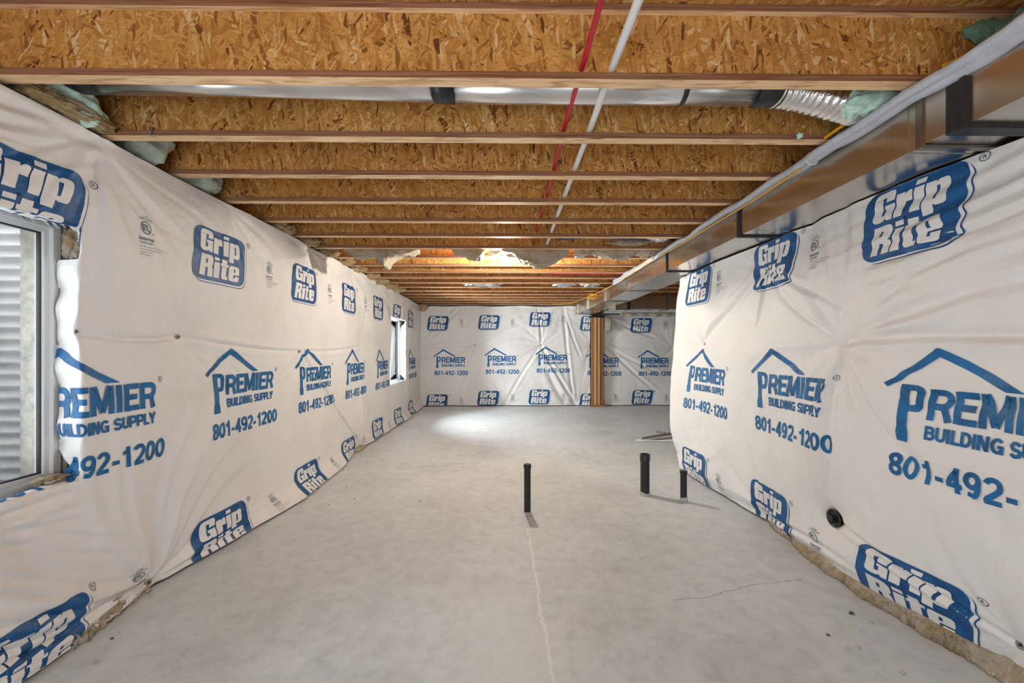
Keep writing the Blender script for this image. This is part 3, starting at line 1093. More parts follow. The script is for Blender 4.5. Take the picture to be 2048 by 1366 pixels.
def right_pos(U, V):
    prof = np.interp(U, [.5, 1.72, 2.2, 2.8, 3.3, 3.6, 4.1, 4.5, 5.0, 5.8], [.10, .10, .14, .15, .12, .11, .12, .14, .20, .14])
    up = np.interp(V, [0.05, .5, 1.1, 1.5, 2.3], [.9, 1.0, 1.0, .9, .55])
    h = height_field(U, V, prof * up, R_PINS, R_FOLDS, 70, 11)
    tuck = np.where(V < .14, (.14 - V) * .45, 0)
    bunch = 0.035 * np.exp(-((U - 4.93) / .10) ** 2 - ((V - .17) / .07) ** 2) + .02 * np.exp(-((U - 4.86) / .10) ** 2 - ((V - .09) / .05) ** 2)
    X, Y, nx, ny = right_base(U)
    h += ripple(U, V, 1.85, 2.02, .60, .27, -.15, .088, .0095)
    e = h - tuck + bunch
    zb = np.interp(U, [.5, 1.7, 2.2, 3.4, 3.6, 5.0], [.10, .10, .085, .03, .02, .02])
    Z = np.where(V < .4, zb + (V - .02) * (.4 - zb) / .38, V)
    return np.stack([X + nx * e, Y + ny * e, Z], axis=-1)


rp = []
for yc, zb in ((.88, .12), (2.13, .15), (3.36, .17), (4.63, .16), (5.88, .16)):
    yl = {3.36: 3.28, 4.63: 4.50}.get(yc, yc)
    rp += [(T_LOGO, yl, 2.125, -1), (T_LOGO, yl, zb, -1), (T_TEXT, yc - .03, 0, -1), (T_STAMP, yc - .55, 2.15, -1), (T_STAMP, yc - .62, .17, -1)]
o = build_sheet('vapor_barrier_sheet', axis([(.62, .02), (1.5, .010), (4.4, .012), (5.75, None)]), axis([(.02, .010), (2.312, None)]), right_pos, rp, lambda U, V: np.hypot(U - 2.60, (V - .375)) > .048, flip=True)
tag(o, 'white printed plastic vapor barrier sheet on the right wall below the duct', 'sheet')

# ---- back sheets
B_PINS = [(-.83, 1.556, 1.0, 1.1, .45), (.87, 1.55, 1.0, 1.3, .5), (-2.2, 1.52, .8, 1.1, .4), (-1.22, 2.50, .8, 1.2, .35), (.30, 2.52, .6, .7, .3), (.78, 2.52, .8, 1.0, .35), (1.455, 2.52, .8, 1.3, .45),
          (-1.4, .03, .6, .8, .3), (-.07, .03, .7, 1.3, .4), (1.75, .05, .7, 1.3, .4), (2.15, 1.5, .7, .9, .4)]
B_FOLDS = [((-2.2, 1.52), (-.83, 1.556), .012, .025), ((-.83, 1.556), (.4, 2.2), .012, .03), ((.87, 1.55), (1.75, .05), .018, .035), ((.87, 1.55), (-.07, .03), .012, .03), ((1.455, 2.5), (1.7, .1), .014, .03),
           ((1.455, 2.5), (1.9, 1.2), .010, .025), ((.87, 1.55), (.78, 2.5), .01, .025), ((-2.2, 1.5), (-1.2, 2.5), .012, .03), ((-.83, 1.55), (-1.3, .1), .012, .03), ((1.0, 1.0), (1.5, .06), .03, .06)]


def back_pos(U, V):
    h = height_field(U, V, .07 + .05 * np.exp(-(V / .5) ** 2), B_PINS, B_FOLDS, 40, 21, .35)
    edge = np.clip((U + 2.30) / .5, 0, 1)
    top = 2.545 - .13 * (1 - edge) ** 2 + .012 * np.sin(U * 5)
    Z = np.where(V > 2.0, 2.0 + (V - 2.0) * (top - 2.0) / .545, V)
    return np.stack([U, YB - .02 - h, Z], axis=-1)


bp = []
for xc, zt, zb in ((-1.757, 2.11, .115), (-.457, 2.135, .205), (.845, 2.215, .235), (2.145, 2.11, .13)):
    dt = {-.457: .03, .845: .06, -1.757: 0, 2.145: 0.0}[xc]
    bp += [(T_LOGO, xc, zt, 1), (T_LOGO, xc - .02, zb, 1), (T_TEXT, xc, dt, 1), (T_STAMP, xc + .60, zt + .03, 1), (T_STAMP, xc + .6, zb + .04, 1)]
o = build_sheet('vapor_barrier_sheet', axis([(-2.27, .016), (2.13, None)]), axis([(.02, .016), (2.545, None)]), back_pos, bp)
tag(o, 'white printed plastic vapor barrier sheet on the far wall left of the wood post', 'sheet')

B2_PINS = [(2.56, 1.52, .9, 1.2, .6), (2.5, 2.30, .6, 1.0, .3), (4.3, 1.5, .9, .8, .4), (2.45, .1, .6, .7, .3), (3.6, .03, .6, .5, .3)]


def back2_pos(U, V):
    h = height_field(U, V, .06 + 0 * U, B2_PINS, [((2.56, 1.52), (4.0, .8), .012, .03), ((2.56, 1.52), (3.9, .3), .012, .03), ((2.5, 2.3), (3.9, 1.7), .012, .03)], 30, 31, .35)
    return np.stack([U, YB - .02 - h, V], axis=-1)


bp = []
for xc in (2.145, 3.44, 4.74):
    bp += [(T_LOGO, xc, 2.06, 1), (T_LOGO, xc + .03, .215, 1), (T_TEXT, xc + .02, -.02, 1), (T_STAMP, xc + .62, 2.11, 1), (T_STAMP, xc + .64, .24, 1)]
o = build_sheet('vapor_barrier_sheet', axis([(2.46, .016), (4.95, None)]), axis([(.02, .016), (2.33, None)]), back2_pos, bp)
tag(o, 'white printed plastic vapor barrier sheet on the far wall right of the wood post', 'sheet')

# ------------------------------------------------------------------ shell
def struct(o):
    o['kind'] = 'structure'
    return o


struct(box_obj('floor', -2.46, 5.2, -1.4, 10.95, -.15, 0, M['floor']))
struct(box_obj('ceiling', -2.46, 5.2, -1.4, 10.95, JZ1 + .001, JZ1 + .03, M['osb_floor']))
bm = bmesh.new()
for y0, y1, z0, z1 in ((-1.4, W1[0] - .0, 0, 2.55), (W1[1] + .055, W2[0] - .05, 0, 2.55), (W2[1] + .055, 10.95, 0, 2.55),
                       (W1[0], W1[1] + .055, 0, W1[2] - .01), (W1[0], W1[1] + .055, W1[3] + .05, 2.55), (W2[0] - .05, W2[1] + .055, 0, W2[2] - .01), (W2[0] - .05, W2[1] + .055, W2[3] + .05, 2.55)):
    add_box(bm, -2.45, -2.27, y0, y1, z0, z1)
for w_ in (W1, W2):                       # the pour behind the window frames
    a0, a1, c0, c1 = w_[0] + .01, w_[1] + .006, w_[2] + .035, w_[3] + .01
    for y0, y1, z0, z1 in ((a0 - .10, a0, c0 - .06, c1 + .07), (a1, a1 + .06, c0 - .06, c1 + .07), (a0, a1, c0 - .06, c0), (a0, a1, c1, c1 + .07)):
        add_box(bm, -2.449, -2.374, y0, y1, z0, z1)
struct(bm_obj('wall_left', bm, M['concrete']))
struct(box_obj('trim_left_rim', -2.46, -2.42, -1.4, 10.95, 2.551, JZ1, M['osb']))
struct(box_obj('wall_back', -2.27, 5.2, 10.78, 10.95, 0, JZ1, M['concrete']))
struct(box_obj('wall_right', 2.42, 2.55, -1.4, 4.85, 0, JZ1, M['osb']))
bm = bmesh.new()  # unseen wall added behind the camera; its opening limits and shapes the skylight fill
add_box(bm, 1.05, 2.42, -1.52, -1.40, 0, JZ1)
add_box(bm, -2.27, -2.05, -1.52, -1.40, 0, JZ1)
add_box(bm, -2.05, 1.05, -1.52, -1.40, 2.12, JZ1)
struct(bm_obj('wall_rear_baffle', bm, M['osb']))
struct(box_obj('wall_right_far', 5.05, 5.2, 4.75, 10.78, 0, JZ1, M['concrete']))
struct(box_obj('wall_right_return', 2.55, 5.05, 4.70, 4.85, 0, JZ1, M['concrete']))


def window(n, w_):
    y0, y1, z0, z1 = w_
    y1 += .045; y0 -= .0; z1 += .03
    z0 += .0
    e = empty('window_%d' % n, (-2.33, (y0 + y1) / 2, z0), kind='structure')
    e.rotation_euler = (0, 0, 0)
    ox, oy, oz = e.location

    def frame(name, x0, x1, ya, yb, za, zb, t, mat, par, bev=.004):
        bm = bmesh.new()
        for b in ((ya, ya + t, za, zb), (yb - t, yb, za, zb), (ya + t, yb - t, za, za + t), (ya + t, yb - t, zb - t, zb)):
            add_box(bm, x0 - ox, x1 - ox, b[0] - oy, b[1] - oy, b[2] - oz, b[3] - oz, bev)
        return bm_obj(name, bm, mat, par)
    fr_ = frame('window_frame', -2.37, -2.285, y0, y1, z0, z1, .040, M['vinyl'], e)
    ym = (y0 + y1) / 2
    sa = frame('sash', -2.350, -2.305, ym - .02, y1 - .038, z0 + .038, z1 - .038, .026, M['vinyl'], e)
    frame('gasket', -2.338, -2.318, ym + .006, y1 - .064, z0 + .064, z1 - .064, .006, M['gasket'], e, 0)
    sb = frame('sash', -2.368, -2.335, y0 + .038, ym + .012, z0 + .038, z1 - .038, .026, M['vinyl'], e)
    for par, xx, ya, yb in ((e, -2.328, ym + .006, y1 - .064), (e, -2.352, y0 + .064, ym - .02)):
        box_obj('glass_pane', xx - .002 - ox, xx + .002 - ox, ya - oy, yb - oy, z0 + .064 - oz, z1 - .064 - oz, M['glass'], par)
    return e


window(1, W1)
window(2, W2)


def window_well(w_, label):
    y0, y1, z0, z1 = w_
    a, b = y0 - .38, y1 + .33
    pts = []
    R_ = .55
    pts += [(-2.455, b), (-2.70, b), (-2.95, b)]
    for k in range(1, 9):
        t = k / 8 * PI / 2
        pts.append((-2.95 - R_ * math.sin(t), b - R_ + R_ * math.cos(t)))
    for k in range(1, 9):
        t = k / 8 * PI / 2
        pts.append((-2.95 - R_ * math.cos(t), a + R_ - R_ * math.sin(t)))
    pts += [(-2.70, a), (-2.455, a)]
    nz = 280
    verts, faces = [], []
    n = len(pts)
    for layer in (0, .004):
        for j in range(nz + 1):
            z = .50 + 1.95 * j / nz
            off = .013 * math.sin(2 * PI * z / .0675) + layer
            for i, (x, y) in enumerate(pts):
                p0 = Vector(pts[max(i - 1, 0)]); p1 = Vector(pts[min(i + 1, n - 1)])
                t = (p1 - p0).normalized()
                verts.append((x - t.y * off, y + t.x * off, z))
    S_ = n * (nz + 1)
    for j in range(nz):
        for i in range(n - 1):
            q = j * n + i
            faces.append((q, q + n, q + n + 1, q + 1))
            faces.append((S_ + q, S_ + q + 1, S_ + q + n + 1, S_ + q + n))
    o = mesh_obj('window_well', verts, faces, M['well'])
    tag(o, label, 'window well')
    return o


window_well(W1, 'corrugated steel window well outside the near left window')
window_well(W2, 'corrugated steel window well outside the far left window')
struct(box_obj('floor_outside', -4.2, -2.455, -1.0, 11.0, .38, .50, M['gravel']))


# ------------------------------------------------------------------ lumpy things
def lumpy(bm, center, size, seed, amp=.35, freq=1.6, sub=4, squash=None):
    """noisy ball, half sizes in `size`"""
    r = bmesh.ops.create_icosphere(bm, subdivisions=sub, radius=1.0)
    off = Vector((seed * 3.7, seed * 1.3, seed * 7.1))
    for v in r['verts']:
        p = v.co.copy()
        d = 1 + amp * noise.fractal(p * freq + off, 0.9, 2.0, 4) + .5 * amp * (abs(noise.noise(p * freq * 2.3 + off)) - .3)
        v.co = Vector((p.x * size[0] * d + center[0], p.y * size[1] * d + center[1], p.z * size[2] * d + center[2]))


def lump_obj(name, blobs, mat, label=None, cat=None, group=None, parent=None, amp=.35, freq=1.6, sub=4):
    bm = bmesh.new()
    for k, (c, s, sd) in enumerate(blobs):
        lumpy(bm, c, s, sd, amp, freq, sub)
    o = bm_obj(name, bm, mat, parent, True)
    if len(blobs) > 1:
        md = o.modifiers.new('merge', 'REMESH')
        md.mode = 'VOXEL'
        md.voxel_size = max(.006, min(s_ for _, s3, _ in blobs for s_ in s3) * .13)
        md.use_smooth_shade = True
    return tag(o, label, cat, group)


def batt_slab(name, x0, x1, y0, y1, top, bottom, seed, mat, nx=60, ny=22, amp=.03):
    """hanging blanket: bottom(t, s) gives the underside height"""
    verts, faces = [], []
    off = Vector((seed * 5.1, seed * 2.3, seed))
    for layer in (0, 1):
        for i in range(nx + 1):
            for j in range(ny + 1):
                t, s = i / nx, j / ny
                x = x0 + (x1 - x0) * t; y = y0 + (y1 - y0) * s
                z = top if layer == 1 else bottom(t, s)
                p = Vector((x, y, z))
                nz_ = noise.fractal(p * 7 + off, .9, 2.0, 4)
                nx_ = noise.fractal(p * 6 - off, .9, 2.0, 4)
                edge = min(t, 1 - t) * 8
                if layer == 0:
                    z += amp * nz_ * min(1, edge + .3)
                x += amp * .9 * nx_
                verts.append((x, y + amp * .4 * nx_ * (1 if 0 < j < ny else .3), max(z, 1.9)))
    nn = (nx + 1) * (ny + 1)
    g = lambda l, i, j: l * nn + i * (ny + 1) + j
    for i in range(nx):
        for j in range(ny):
            faces.append((g(0, i, j), g(0, i, j + 1), g(0, i + 1, j + 1), g(0, i + 1, j)))
            faces.append((g(1, i, j), g(1, i + 1, j), g(1, i + 1, j + 1), g(1, i, j + 1)))
    for i in range(nx):
        faces.append((g(0, i, 0), g(0, i + 1, 0), g(1, i + 1, 0), g(1, i, 0)))
        faces.append((g(0, i + 1, ny), g(0, i, ny), g(1, i, ny), g(1, i + 1, ny)))
    for j in range(ny):
        faces.append((g(0, 0, j + 1), g(0, 0, j), g(1, 0, j), g(1, 0, j + 1)))
        faces.append((g(0, nx, j), g(0, nx, j + 1), g(1, nx, j + 1), g(1, nx, j)))
    return mesh_obj(name, verts, faces, mat)


# ------------------------------------------------------------------ joists
ORD = ['nearest to the camera', 'second from the camera', 'third from the camera', 'fourth from the camera', 'fifth from the camera', 'sixth from the camera',
       'seventh from the camera', 'eighth from the camera', 'ninth from the camera', 'tenth from the camera', 'eleventh from the camera', 'twelfth from the camera',
       'seventh from the far wall', 'sixth from the far wall', 'fifth from the far wall', 'fourth from the far wall', 'third from the far wall', 'second from the far wall', 'closest to the far wall']


def ibeam_flange(bm, x0, x1, z0, z1):
    add_box(bm, x0, x1, -JFW / 2, JFW / 2, z0, z1, .0025)


shared = {}
for i, y in enumerate(JY):
    x0, x1 = -2.415, (2.415 if y < 4.6 else 5.045)
    extra = {0: ', in front of the round metal pipe', 6: ', fibreglass behind it', 7: ', beside the lit bulb'}.get(i, '')
    e = empty('ceiling_joist', (0, y + JFW / 2, JZ0), 'wooden I-joist under the ceiling, ' + ORD[i] + extra, 'joist', 'ceiling joists')
    if (x1,) not in shared:
        parts = []
        bm = bmesh.new(); ibeam_flange(bm, x0, x1, 0, JFH)
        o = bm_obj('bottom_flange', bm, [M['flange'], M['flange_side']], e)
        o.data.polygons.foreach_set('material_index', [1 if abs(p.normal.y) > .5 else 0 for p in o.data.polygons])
        parts.append(o)
        bm = bmesh.new(); add_box(bm, x0, x1, -.006, .006, JFH, JZ1 - JZ0 - JFH)
        parts.append(bm_obj('web', bm, M['osb'], e))
        bm = bmesh.new(); ibeam_flange(bm, x0, x1, JZ1 - JZ0 - JFH, JZ1 - JZ0)
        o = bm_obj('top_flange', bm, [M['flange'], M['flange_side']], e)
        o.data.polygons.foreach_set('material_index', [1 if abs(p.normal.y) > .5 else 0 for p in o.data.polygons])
        parts.append(o)
        shared[(x1,)] = parts
    else:
        for p in shared[(x1,)]:
            c = p.copy()
            C.objects.link(c)
            c.parent = e

# ------------------------------------------------------------------ ceiling services
# pipes through the joist webs
def ceiling_pipe(name, pts, rad, mat, label, cat='pipe'):
    return tag(tube_obj(name, pts, rad, mat, None, 14, 6), label, cat)


ceiling_pipe('white_water_pipe', [(.475, .35, 2.645), (.455, 1.2, 2.638), (.447, 1.77, 2.634), (.449, 2.26, 2.632), (.446, 2.9, 2.63), (.45, 4.2, 2.632), (.45, 4.74, 2.63)], .0165, M['white_pvc'], 'white plastic pipe passing through the joists right of the red pipe')
ceiling_pipe('red_water_pipe', [(.33, .35, 2.645), (.325, 1.2, 2.638), (.318, 1.77, 2.634), (.308, 2.26, 2.632), (.31, 2.9, 2.63), (.30, 4.2, 2.632), (.29, 4.74, 2.63)], .0115, M['red_pex'], 'red plastic water pipe passing through the joists toward the bulb')
ceiling_pipe('red_water_pipe', [(.34, 6.22, 2.60), (.55, 6.235, 2.595), (.72, 6.24, 2.583), (1.2, 6.24, 2.58), (1.72, 6.24, 2.585)], .0125, M['red_pex'], 'red water pipe running sideways between joists beyond the bulb')
ceiling_pipe('blue_water_pipe', [(.57, 4.57, 2.655), (.78, 4.57, 2.665), (1.0, 4.57, 2.67), (1.5, 4.57, 2.655), (1.75, 4.57, 2.66)], .010, M['blue_pex'], 'blue water pipe running sideways in a joist bay before the fibreglass')

# round galvanized duct in the bay behind the first joist
e = empty('round_duct', (0, 2.02, 2.70), 'round galvanized metal duct lying crosswise behind the nearest joist', 'duct')


def rduct(name, pts, r, mat, segs=28, ribs=0):
    pts = [(p[0], p[1] - 2.02, p[2] - 2.70) for p in pts]
    rf = None
    path = smooth_path(pts, 10) if ribs else pts
    bm = bmesh.new()
    add_tube(bm, path, r, segs, rf)
    return bm_obj(name, bm, mat, e, True)


rduct('pipe_section', [(-2.02, 1.99, 2.735), (-1.2, 1.99, 2.725), (-.30, 1.995, 2.708)], .078, M['pipe_metal'])
rduct('pipe_section', [(-.30, 1.995, 2.704), (.5, 2.0, 2.706), (1.24, 2.0, 2.708)], .079, M['pipe_metal'])
rduct('tape_band', [(-.345, 1.995, 2.708), (-.25, 1.995, 2.706)], .082, M['tape'])
rduct('tape_band', [(-2.16, 1.985, 2.757), (-2.02, 1.99, 2.737), (-1.93, 1.99, 2.734)], .0815, M['tape'])
rduct('hanger_strap', [(.838, 1.998, 2.707), (.856, 1.998, 2.707)], .0815, M['tape'])
rduct('tape_band', [(1.20, 2.0, 2.708), (1.32, 2.0, 2.706)], .084, M['tape'])
bm = bmesh.new()
path = smooth_path([(1.30, -.02, .005), (1.42, -.01, -.005), (1.56, 0, -.03), (1.70, .02, -.05), (1.80, .05, -.055)], 22)


def flex_r(i, th):
    return .080 + .006 * math.sin(i * 2 * PI / 5.5) + .004 * noise.noise(Vector((i * .7, math.cos(th) * 3, math.sin(th) * 3)))


add_tube(bm, path, .08, 40, flex_r)
bm_obj('flexible_duct', bm, M['foil'], e, True)

# spray foam and loose insulation at the rim of the bays
lump_obj('spray_foam', [((1.72, 1.985, 2.625), (.12, .08, .06), 1), ((1.82, 2.06, 2.64), (.12, .11, .07), 2), ((1.66, 2.00, 2.605), (.05, .04, .03), 3), ((1.93, 2.08, 2.70), (.13, .12, .10), 4), ((1.64, 1.97, 2.565), (.014, .014, .045), 5), ((2.1, 2.02, 2.72), (.14, .16, .12), 6), ((1.80, 1.93, 2.63), (.15, .03, .03), 7)],
         M['foam'], 'pale green spray foam blob at the end of the flexible foil duct', 'spray foam', amp=.30, freq=2.0)
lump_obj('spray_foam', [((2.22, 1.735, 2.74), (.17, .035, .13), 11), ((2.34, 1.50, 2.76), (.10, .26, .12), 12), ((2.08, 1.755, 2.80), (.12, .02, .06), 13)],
         M['foam_shaded'], 'green spray foam in the upper right corner above the duct', 'spray foam', amp=.3)
lump_obj('spray_foam', [((-2.20, 2.02, 2.70), (.16, .15, .13), 21), ((-2.12, 2.08, 2.64), (.09, .12, .08), 22), ((-2.32, 1.95, 2.74), (.14, .17, .12), 23)],
         M['foam'], 'green spray foam in the left end of the first joist bay', 'spray foam', amp=.3)
lump_obj('spray_foam', [((-2.18, 2.52, 2.68), (.14, .14, .12), 31), ((-2.28, 2.50, 2.74), (.16, .15, .12), 32)],
         M['foam_grey'], 'grey green spray foam in the left end of the second joist bay', 'spray foam', amp=.3)
lump_obj('spray_foam', [((-2.22, 3.0, 2.67), (.15, .14, .11), 41)], M['foam_grey'], 'grey green spray foam in the left end of the third joist bay', 'spray foam', amp=.3)
lump_obj('foam_crumb', [((1.57, 2.215, 2.588), (.015, .012, .015), 51)], M['foam'], 'small crumb of green foam stuck to the second joist', 'foam crumb', amp=.5)

LEFT_TUFTS = [(0, 'tan fibreglass tuft over the left sheet below the green foam', (-2.12, 2.04, 2.60), (.09, .22, .035)),
              (4, 'tan fibreglass tuft over the left sheet in the fifth joist bay', (-2.17, JY[4] + .30, 2.60), (.13, .15, .05)),
              (5, 'tan fibreglass tuft over the left sheet in the sixth joist bay', (-2.17, JY[5] + .30, 2.60), (.14, .15, .05)),
              (6, 'tan fibreglass tuft over the left sheet in the seventh joist bay', (-2.16, JY[6] + .30, 2.59), (.15, .15, .055)),
              (7, 'tan fibreglass tuft over the left sheet in the eighth joist bay', (-2.16, JY[7] + .28, 2.59), (.16, .15, .055)),
              (8, 'tan fibreglass tuft over the left sheet in the ninth joist bay', (-2.15, JY[8] + .28, 2.59), (.16, .15, .055)),
              (9, 'tan fibreglass tuft over the left sheet in the tenth joist bay', (-2.14, JY[9] + .28, 2.58), (.18, .15, .06)),
              (10, 'tan fibreglass tuft over the left sheet in the eleventh joist bay', (-2.14, JY[10] + .28, 2.58), (.18, .15, .06)),
              (11, 'tan fibreglass tuft over the left sheet in the twelfth joist bay', (-2.12, JY[11] + .28, 2.58), (.18, .15, .06)),
              (12, 'tan fibreglass tuft over the left sheet above the far window', (-2.10, JY[12] + .28, 2.58), (.18, .15, .06)),
              (17, 'tan fibreglass tuft in the far left corner under the joists', (-2.13, 10.50, 2.50), (.13, .10, .09))]
for k, lab, c, s in LEFT_TUFTS:
    lump_obj('insulation_tuft', [(c, s, 60 + k)], M['fibre'], lab, 'insulation', 'loose insulation over the left sheet', amp=.32, freq=3.6, sub=5)

# sagging batts round the bulb
def prof(pts):
    xs, zs = zip(*pts)
    return lambda t, s: float(np.interp(t, xs, zs)) + .05 * (1 - s) * 0 + .02 * math.sin(s * PI) - 0.0


BY0, BY1 = JY[6] + JFW + .01, JY[7] - .19
for (x0, x1, pts, lab) in ((-1.86, -1.02, [(0, 2.56), (.10, 2.52), (.16, 2.47), (.24, 2.52), (.42, 2.50), (.50, 2.40), (.54, 2.37), (.60, 2.45), (.75, 2.52), (1, 2.58)], 'torn fibreglass insulation batt sagging from the ceiling, left of the bulb'),
                           (-.62, -.26, [(0, 2.56), (.4, 2.53), (.7, 2.49), (.9, 2.50), (1, 2.57)], 'small torn fibreglass piece hanging just left of the bulb'),
                           (-.23, .74, [(0, 2.59), (.12, 2.565), (.27, 2.548), (.36, 2.50), (.46, 2.445), (.58, 2.42), (.68, 2.42), (.80, 2.45), (.90, 2.50), (1, 2.575)], 'fibreglass insulation batt sagging just right of the bulb'),
                           (.80, 1.0, [(0, 2.57), (.5, 2.52), (1, 2.575)], 'scrap of fibreglass between the two sagging batts right of the bulb'),
                           (1.00, 1.50, [(0, 2.575), (.3, 2.52), (.6, 2.49), (.85, 2.51), (1, 2.57)], 'fibreglass insulation batt sagging near the duct, right of the bulb'),
                           (1.53, 1.76, [(0, 2.57), (.5, 2.53), (1, 2.56)], 'small fibreglass piece hanging beside the poly roll')):
    o = batt_slab('insulation_batt', x0, x1, BY0, BY1, 2.62, prof(pts), len(lab), M['fibre_white'])
    tag(o, lab, 'insulation', 'sagging ceiling batts')
lump_obj('insulation_tuft', [((1.36, 4.60, 2.63), (.22, .03, .035), 91)], M['fibre_white'], 'wispy fibreglass tuft lying over the blue water pipe', 'insulation', amp=.6, freq=2.4)
for k, (x, yj, wd, lab) in enumerate(((-.43, 11, .33, 'crumpled foil duct end showing under the far joists, left of centre'), (1.03, 11, .20, 'crumpled foil duct end showing under the far joists, right of centre'),
                                      (1.48, 11, .17, 'crumpled foil duct end showing under the far joists, nearest the duct'))):
    lump_obj('foil_duct_end', [((x, JY[yj] + .275, 2.62), (wd, .20, .065), 70 + k)], M['foil'], lab, 'foil duct', amp=.5, freq=3)
tag(lump_obj('foil_duct_end', [((1.66, JY[5] + .26, 2.665), (.16, .12, .07), 77)], M['foil'], None, None, amp=.25, freq=5), 'wrinkled foil duct end above the poly roll before the bulb', 'foil duct')

# small metal bits on the joists
jx, jy = -1.885, JY[1] - .002
tag(tube_obj('metal_clip', [(jx, jy, 2.625), (jx - .004, jy - .006, 2.61), (jx + .006, jy - .010, 2.592), (jx, jy - .012, 2.578), (jx + .012, jy - .010, 2.570), (jx + .020, jy - .004, 2.578)], .0055, M['cap_steel'], None, 8, 5), 'small bent metal clip on the second joist near the left sheet', 'clip')
jx, jy = -.70, JY[6] - .002
tag(tube_obj('metal_clip', [(jx, jy, 2.61), (jx + .004, jy - .005, 2.595), (jx, jy - .006, 2.575), (jx + .006, jy - .004, 2.560)], .005, M['cap_steel'], None, 8, 5), 'short dark strap end on the seventh joist left of the bulb', 'clip')

# bulb on the underside of a joist
e = empty('bulb_lampholder', (-.01, JY[7] - .048, 2.572), 'lit bare bulb in a small holder on a joist', 'lamp')
bm = bmesh.new()
add_lathe(bm, [(0, 0), (.045, 0), (.047, -.008), (.030, -.022), (.018, -.026), (0, -.026)], 24)
bm_obj('lampholder', bm, M['porcelain'], e, True)
bm = bmesh.new()
add_lathe(bm, [(.012, -.024), (.014, -.034), (.026, -.050), (.030, -.064), (.026, -.080), (.012, -.091), (0, -.094)], 20)
bm_obj('bulb', bm, M['bulb'], e, True)

# ------------------------------------------------------------------ rectangular duct
DX0, DX1, DZ0, DZ1 = 1.80, 2.23, 2.322, 2.565
e = empty('air_duct', ((DX0 + DX1) / 2, 5.0, DZ0), 'rectangular galvanized air duct running along the right side of the ceiling', 'duct')
SE = [.45, 1.64, 1.79, 3.20, 4.66, 6.20, 7.55, 9.04, 10.17, 10.60]
for a, b in zip(SE[:-1], SE[1:]):
    dx = .0 if a < 7 else -.03 * (SE.index(a) - 5)
    sh = .006 if a == 1.64 else 0
    bm = bmesh.new()
    ny = max(2, int((b - a) / .06))
    # body as a shell with shallow cross beads so that it does not read as a flat box
    xc = (DX0 + DX1) / 2
    prof_ = [(DX0, DZ0), (DX0, DZ1), (DX1, DZ1), (DX1, DZ0)]
    K = 10
    rings = []
    for j in range(ny + 1):
        t = j / ny
        y = a + (b - a) * t
        pil = .005 * math.sin(t * PI)
        bead = .0022 if j % 5 == 2 else 0
        ring_ = []
        for c0, c1, nrm in (((DX0, DZ0), (DX0, DZ1), (-1, 0)), ((DX0, DZ1), (DX1, DZ1), (0, 1)), ((DX1, DZ1), (DX1, DZ0), (1, 0)), ((DX1, DZ0), (DX0, DZ0), (0, -1))):
            for k in range(K):
                s = k / K
                m_ = math.sin(s * PI)
                dd = -pil * m_ * (1 if SE.index(a) % 2 else -.8) + bead * (0 < s)
                if nrm[1] == 1:
                    dd = 0
                ring_.append(bm.verts.new((c0[0] + (c1[0] - c0[0]) * s + nrm[0] * dd + dx - xc, y - 5.0, c0[1] + (c1[1] - c0[1]) * s + nrm[1] * dd - DZ0 + sh)))
        rings.append(ring_)
    n = 4 * K
    for r0, r1 in zip(rings[:-1], rings[1:]):
        for k in range(n):
            k2 = (k + 1) % n
            bm.faces.new((r0[k], r0[k2], r1[k2], r1[k]))
    bm.faces.new(rings[0]); bm.faces.new(list(reversed(rings[-1])))
    o = bm_obj('duct_section', bm, M['duct'], e, True)
    o.data.set_sharp_from_angle(angle=math.radians(40))


def collar(name, y0, y1, g, mat, dx=0, zt=DZ1 - .004):
    bm = bmesh.new()
    xc = (DX0 + DX1) / 2
    for b in ((DX0 - g, DX0 + .004, DZ0 - g, zt), (DX1 - .004, DX1 + g, DZ0 - g, zt), (DX0 + .004, DX1 - .004, DZ0 - g, DZ0 + .004)):
        add_box(bm, b[0] - xc + dx, b[1] - xc + dx, y0 - 5.0, y1 - 5.0, b[2] - DZ0, b[3] - DZ0, min(.003, g * .4))
    return bm_obj(name, bm, mat, e)


collar('mastic_band', 1.605, 1.680, .009, M['mastic'])
collar('mastic_band', 1.600, 1.622, .017, M['mastic'])
for y_, g, mt in ((1.79, .010, 'seam'), (3.20, .016, 'mastic'), (4.66, .013, 'mastic'), (6.20, .012, 'seam'), (7.55, .014, 'seam'), (9.04, .014, 'seam'), (10.17, .012, 'seam')):
    k = max(0, [i for i, s in enumerate(SE) if s == y_][0] - 5) if y_ > 7 else 0
    collar('seam_band', y_ - .016, y_ + .016, g, M[mt], -.03 * k)
collar('drive_cleat', 1.845, 1.905, .004, M['duct'])
collar('drive_cleat', 3.06, 3.14, .004, M['duct'])

# branch duct beyond the right wall end
e2 = empty('branch_duct', (2.6, 8.75, 2.27), 'galvanized branch duct running right from the main duct near the far wall', 'duct')
ox, oy, oz = e2.location


def part_box(name, x0, x1, y0, y1, z0, z1, mat, bev=.003):
    return box_obj(name, x0 - ox, x1 - ox, y0 - oy, y1 - oy, z0 - oz, z1 - oz, mat, e2, bev)


part_box('duct_section', 2.50, 3.30, 8.55, 8.95, 2.27, 2.565, M['duct'])
part_box('duct_section', 3.30, 5.0, 8.55, 8.95, 2.27, 2.565, M['duct'])
part_box('duct_flange', 3.275, 3.325, 8.535, 8.96, 2.255, 2.57, M['seam'])
part_box('takeoff_box', 2.19, 2.44, 8.40, 8.95, 2.24, 2.55, M['duct'])
part_box('mastic_band', 2.425, 2.51, 8.42, 8.94, 2.25, 2.56, M['mastic'], .008)

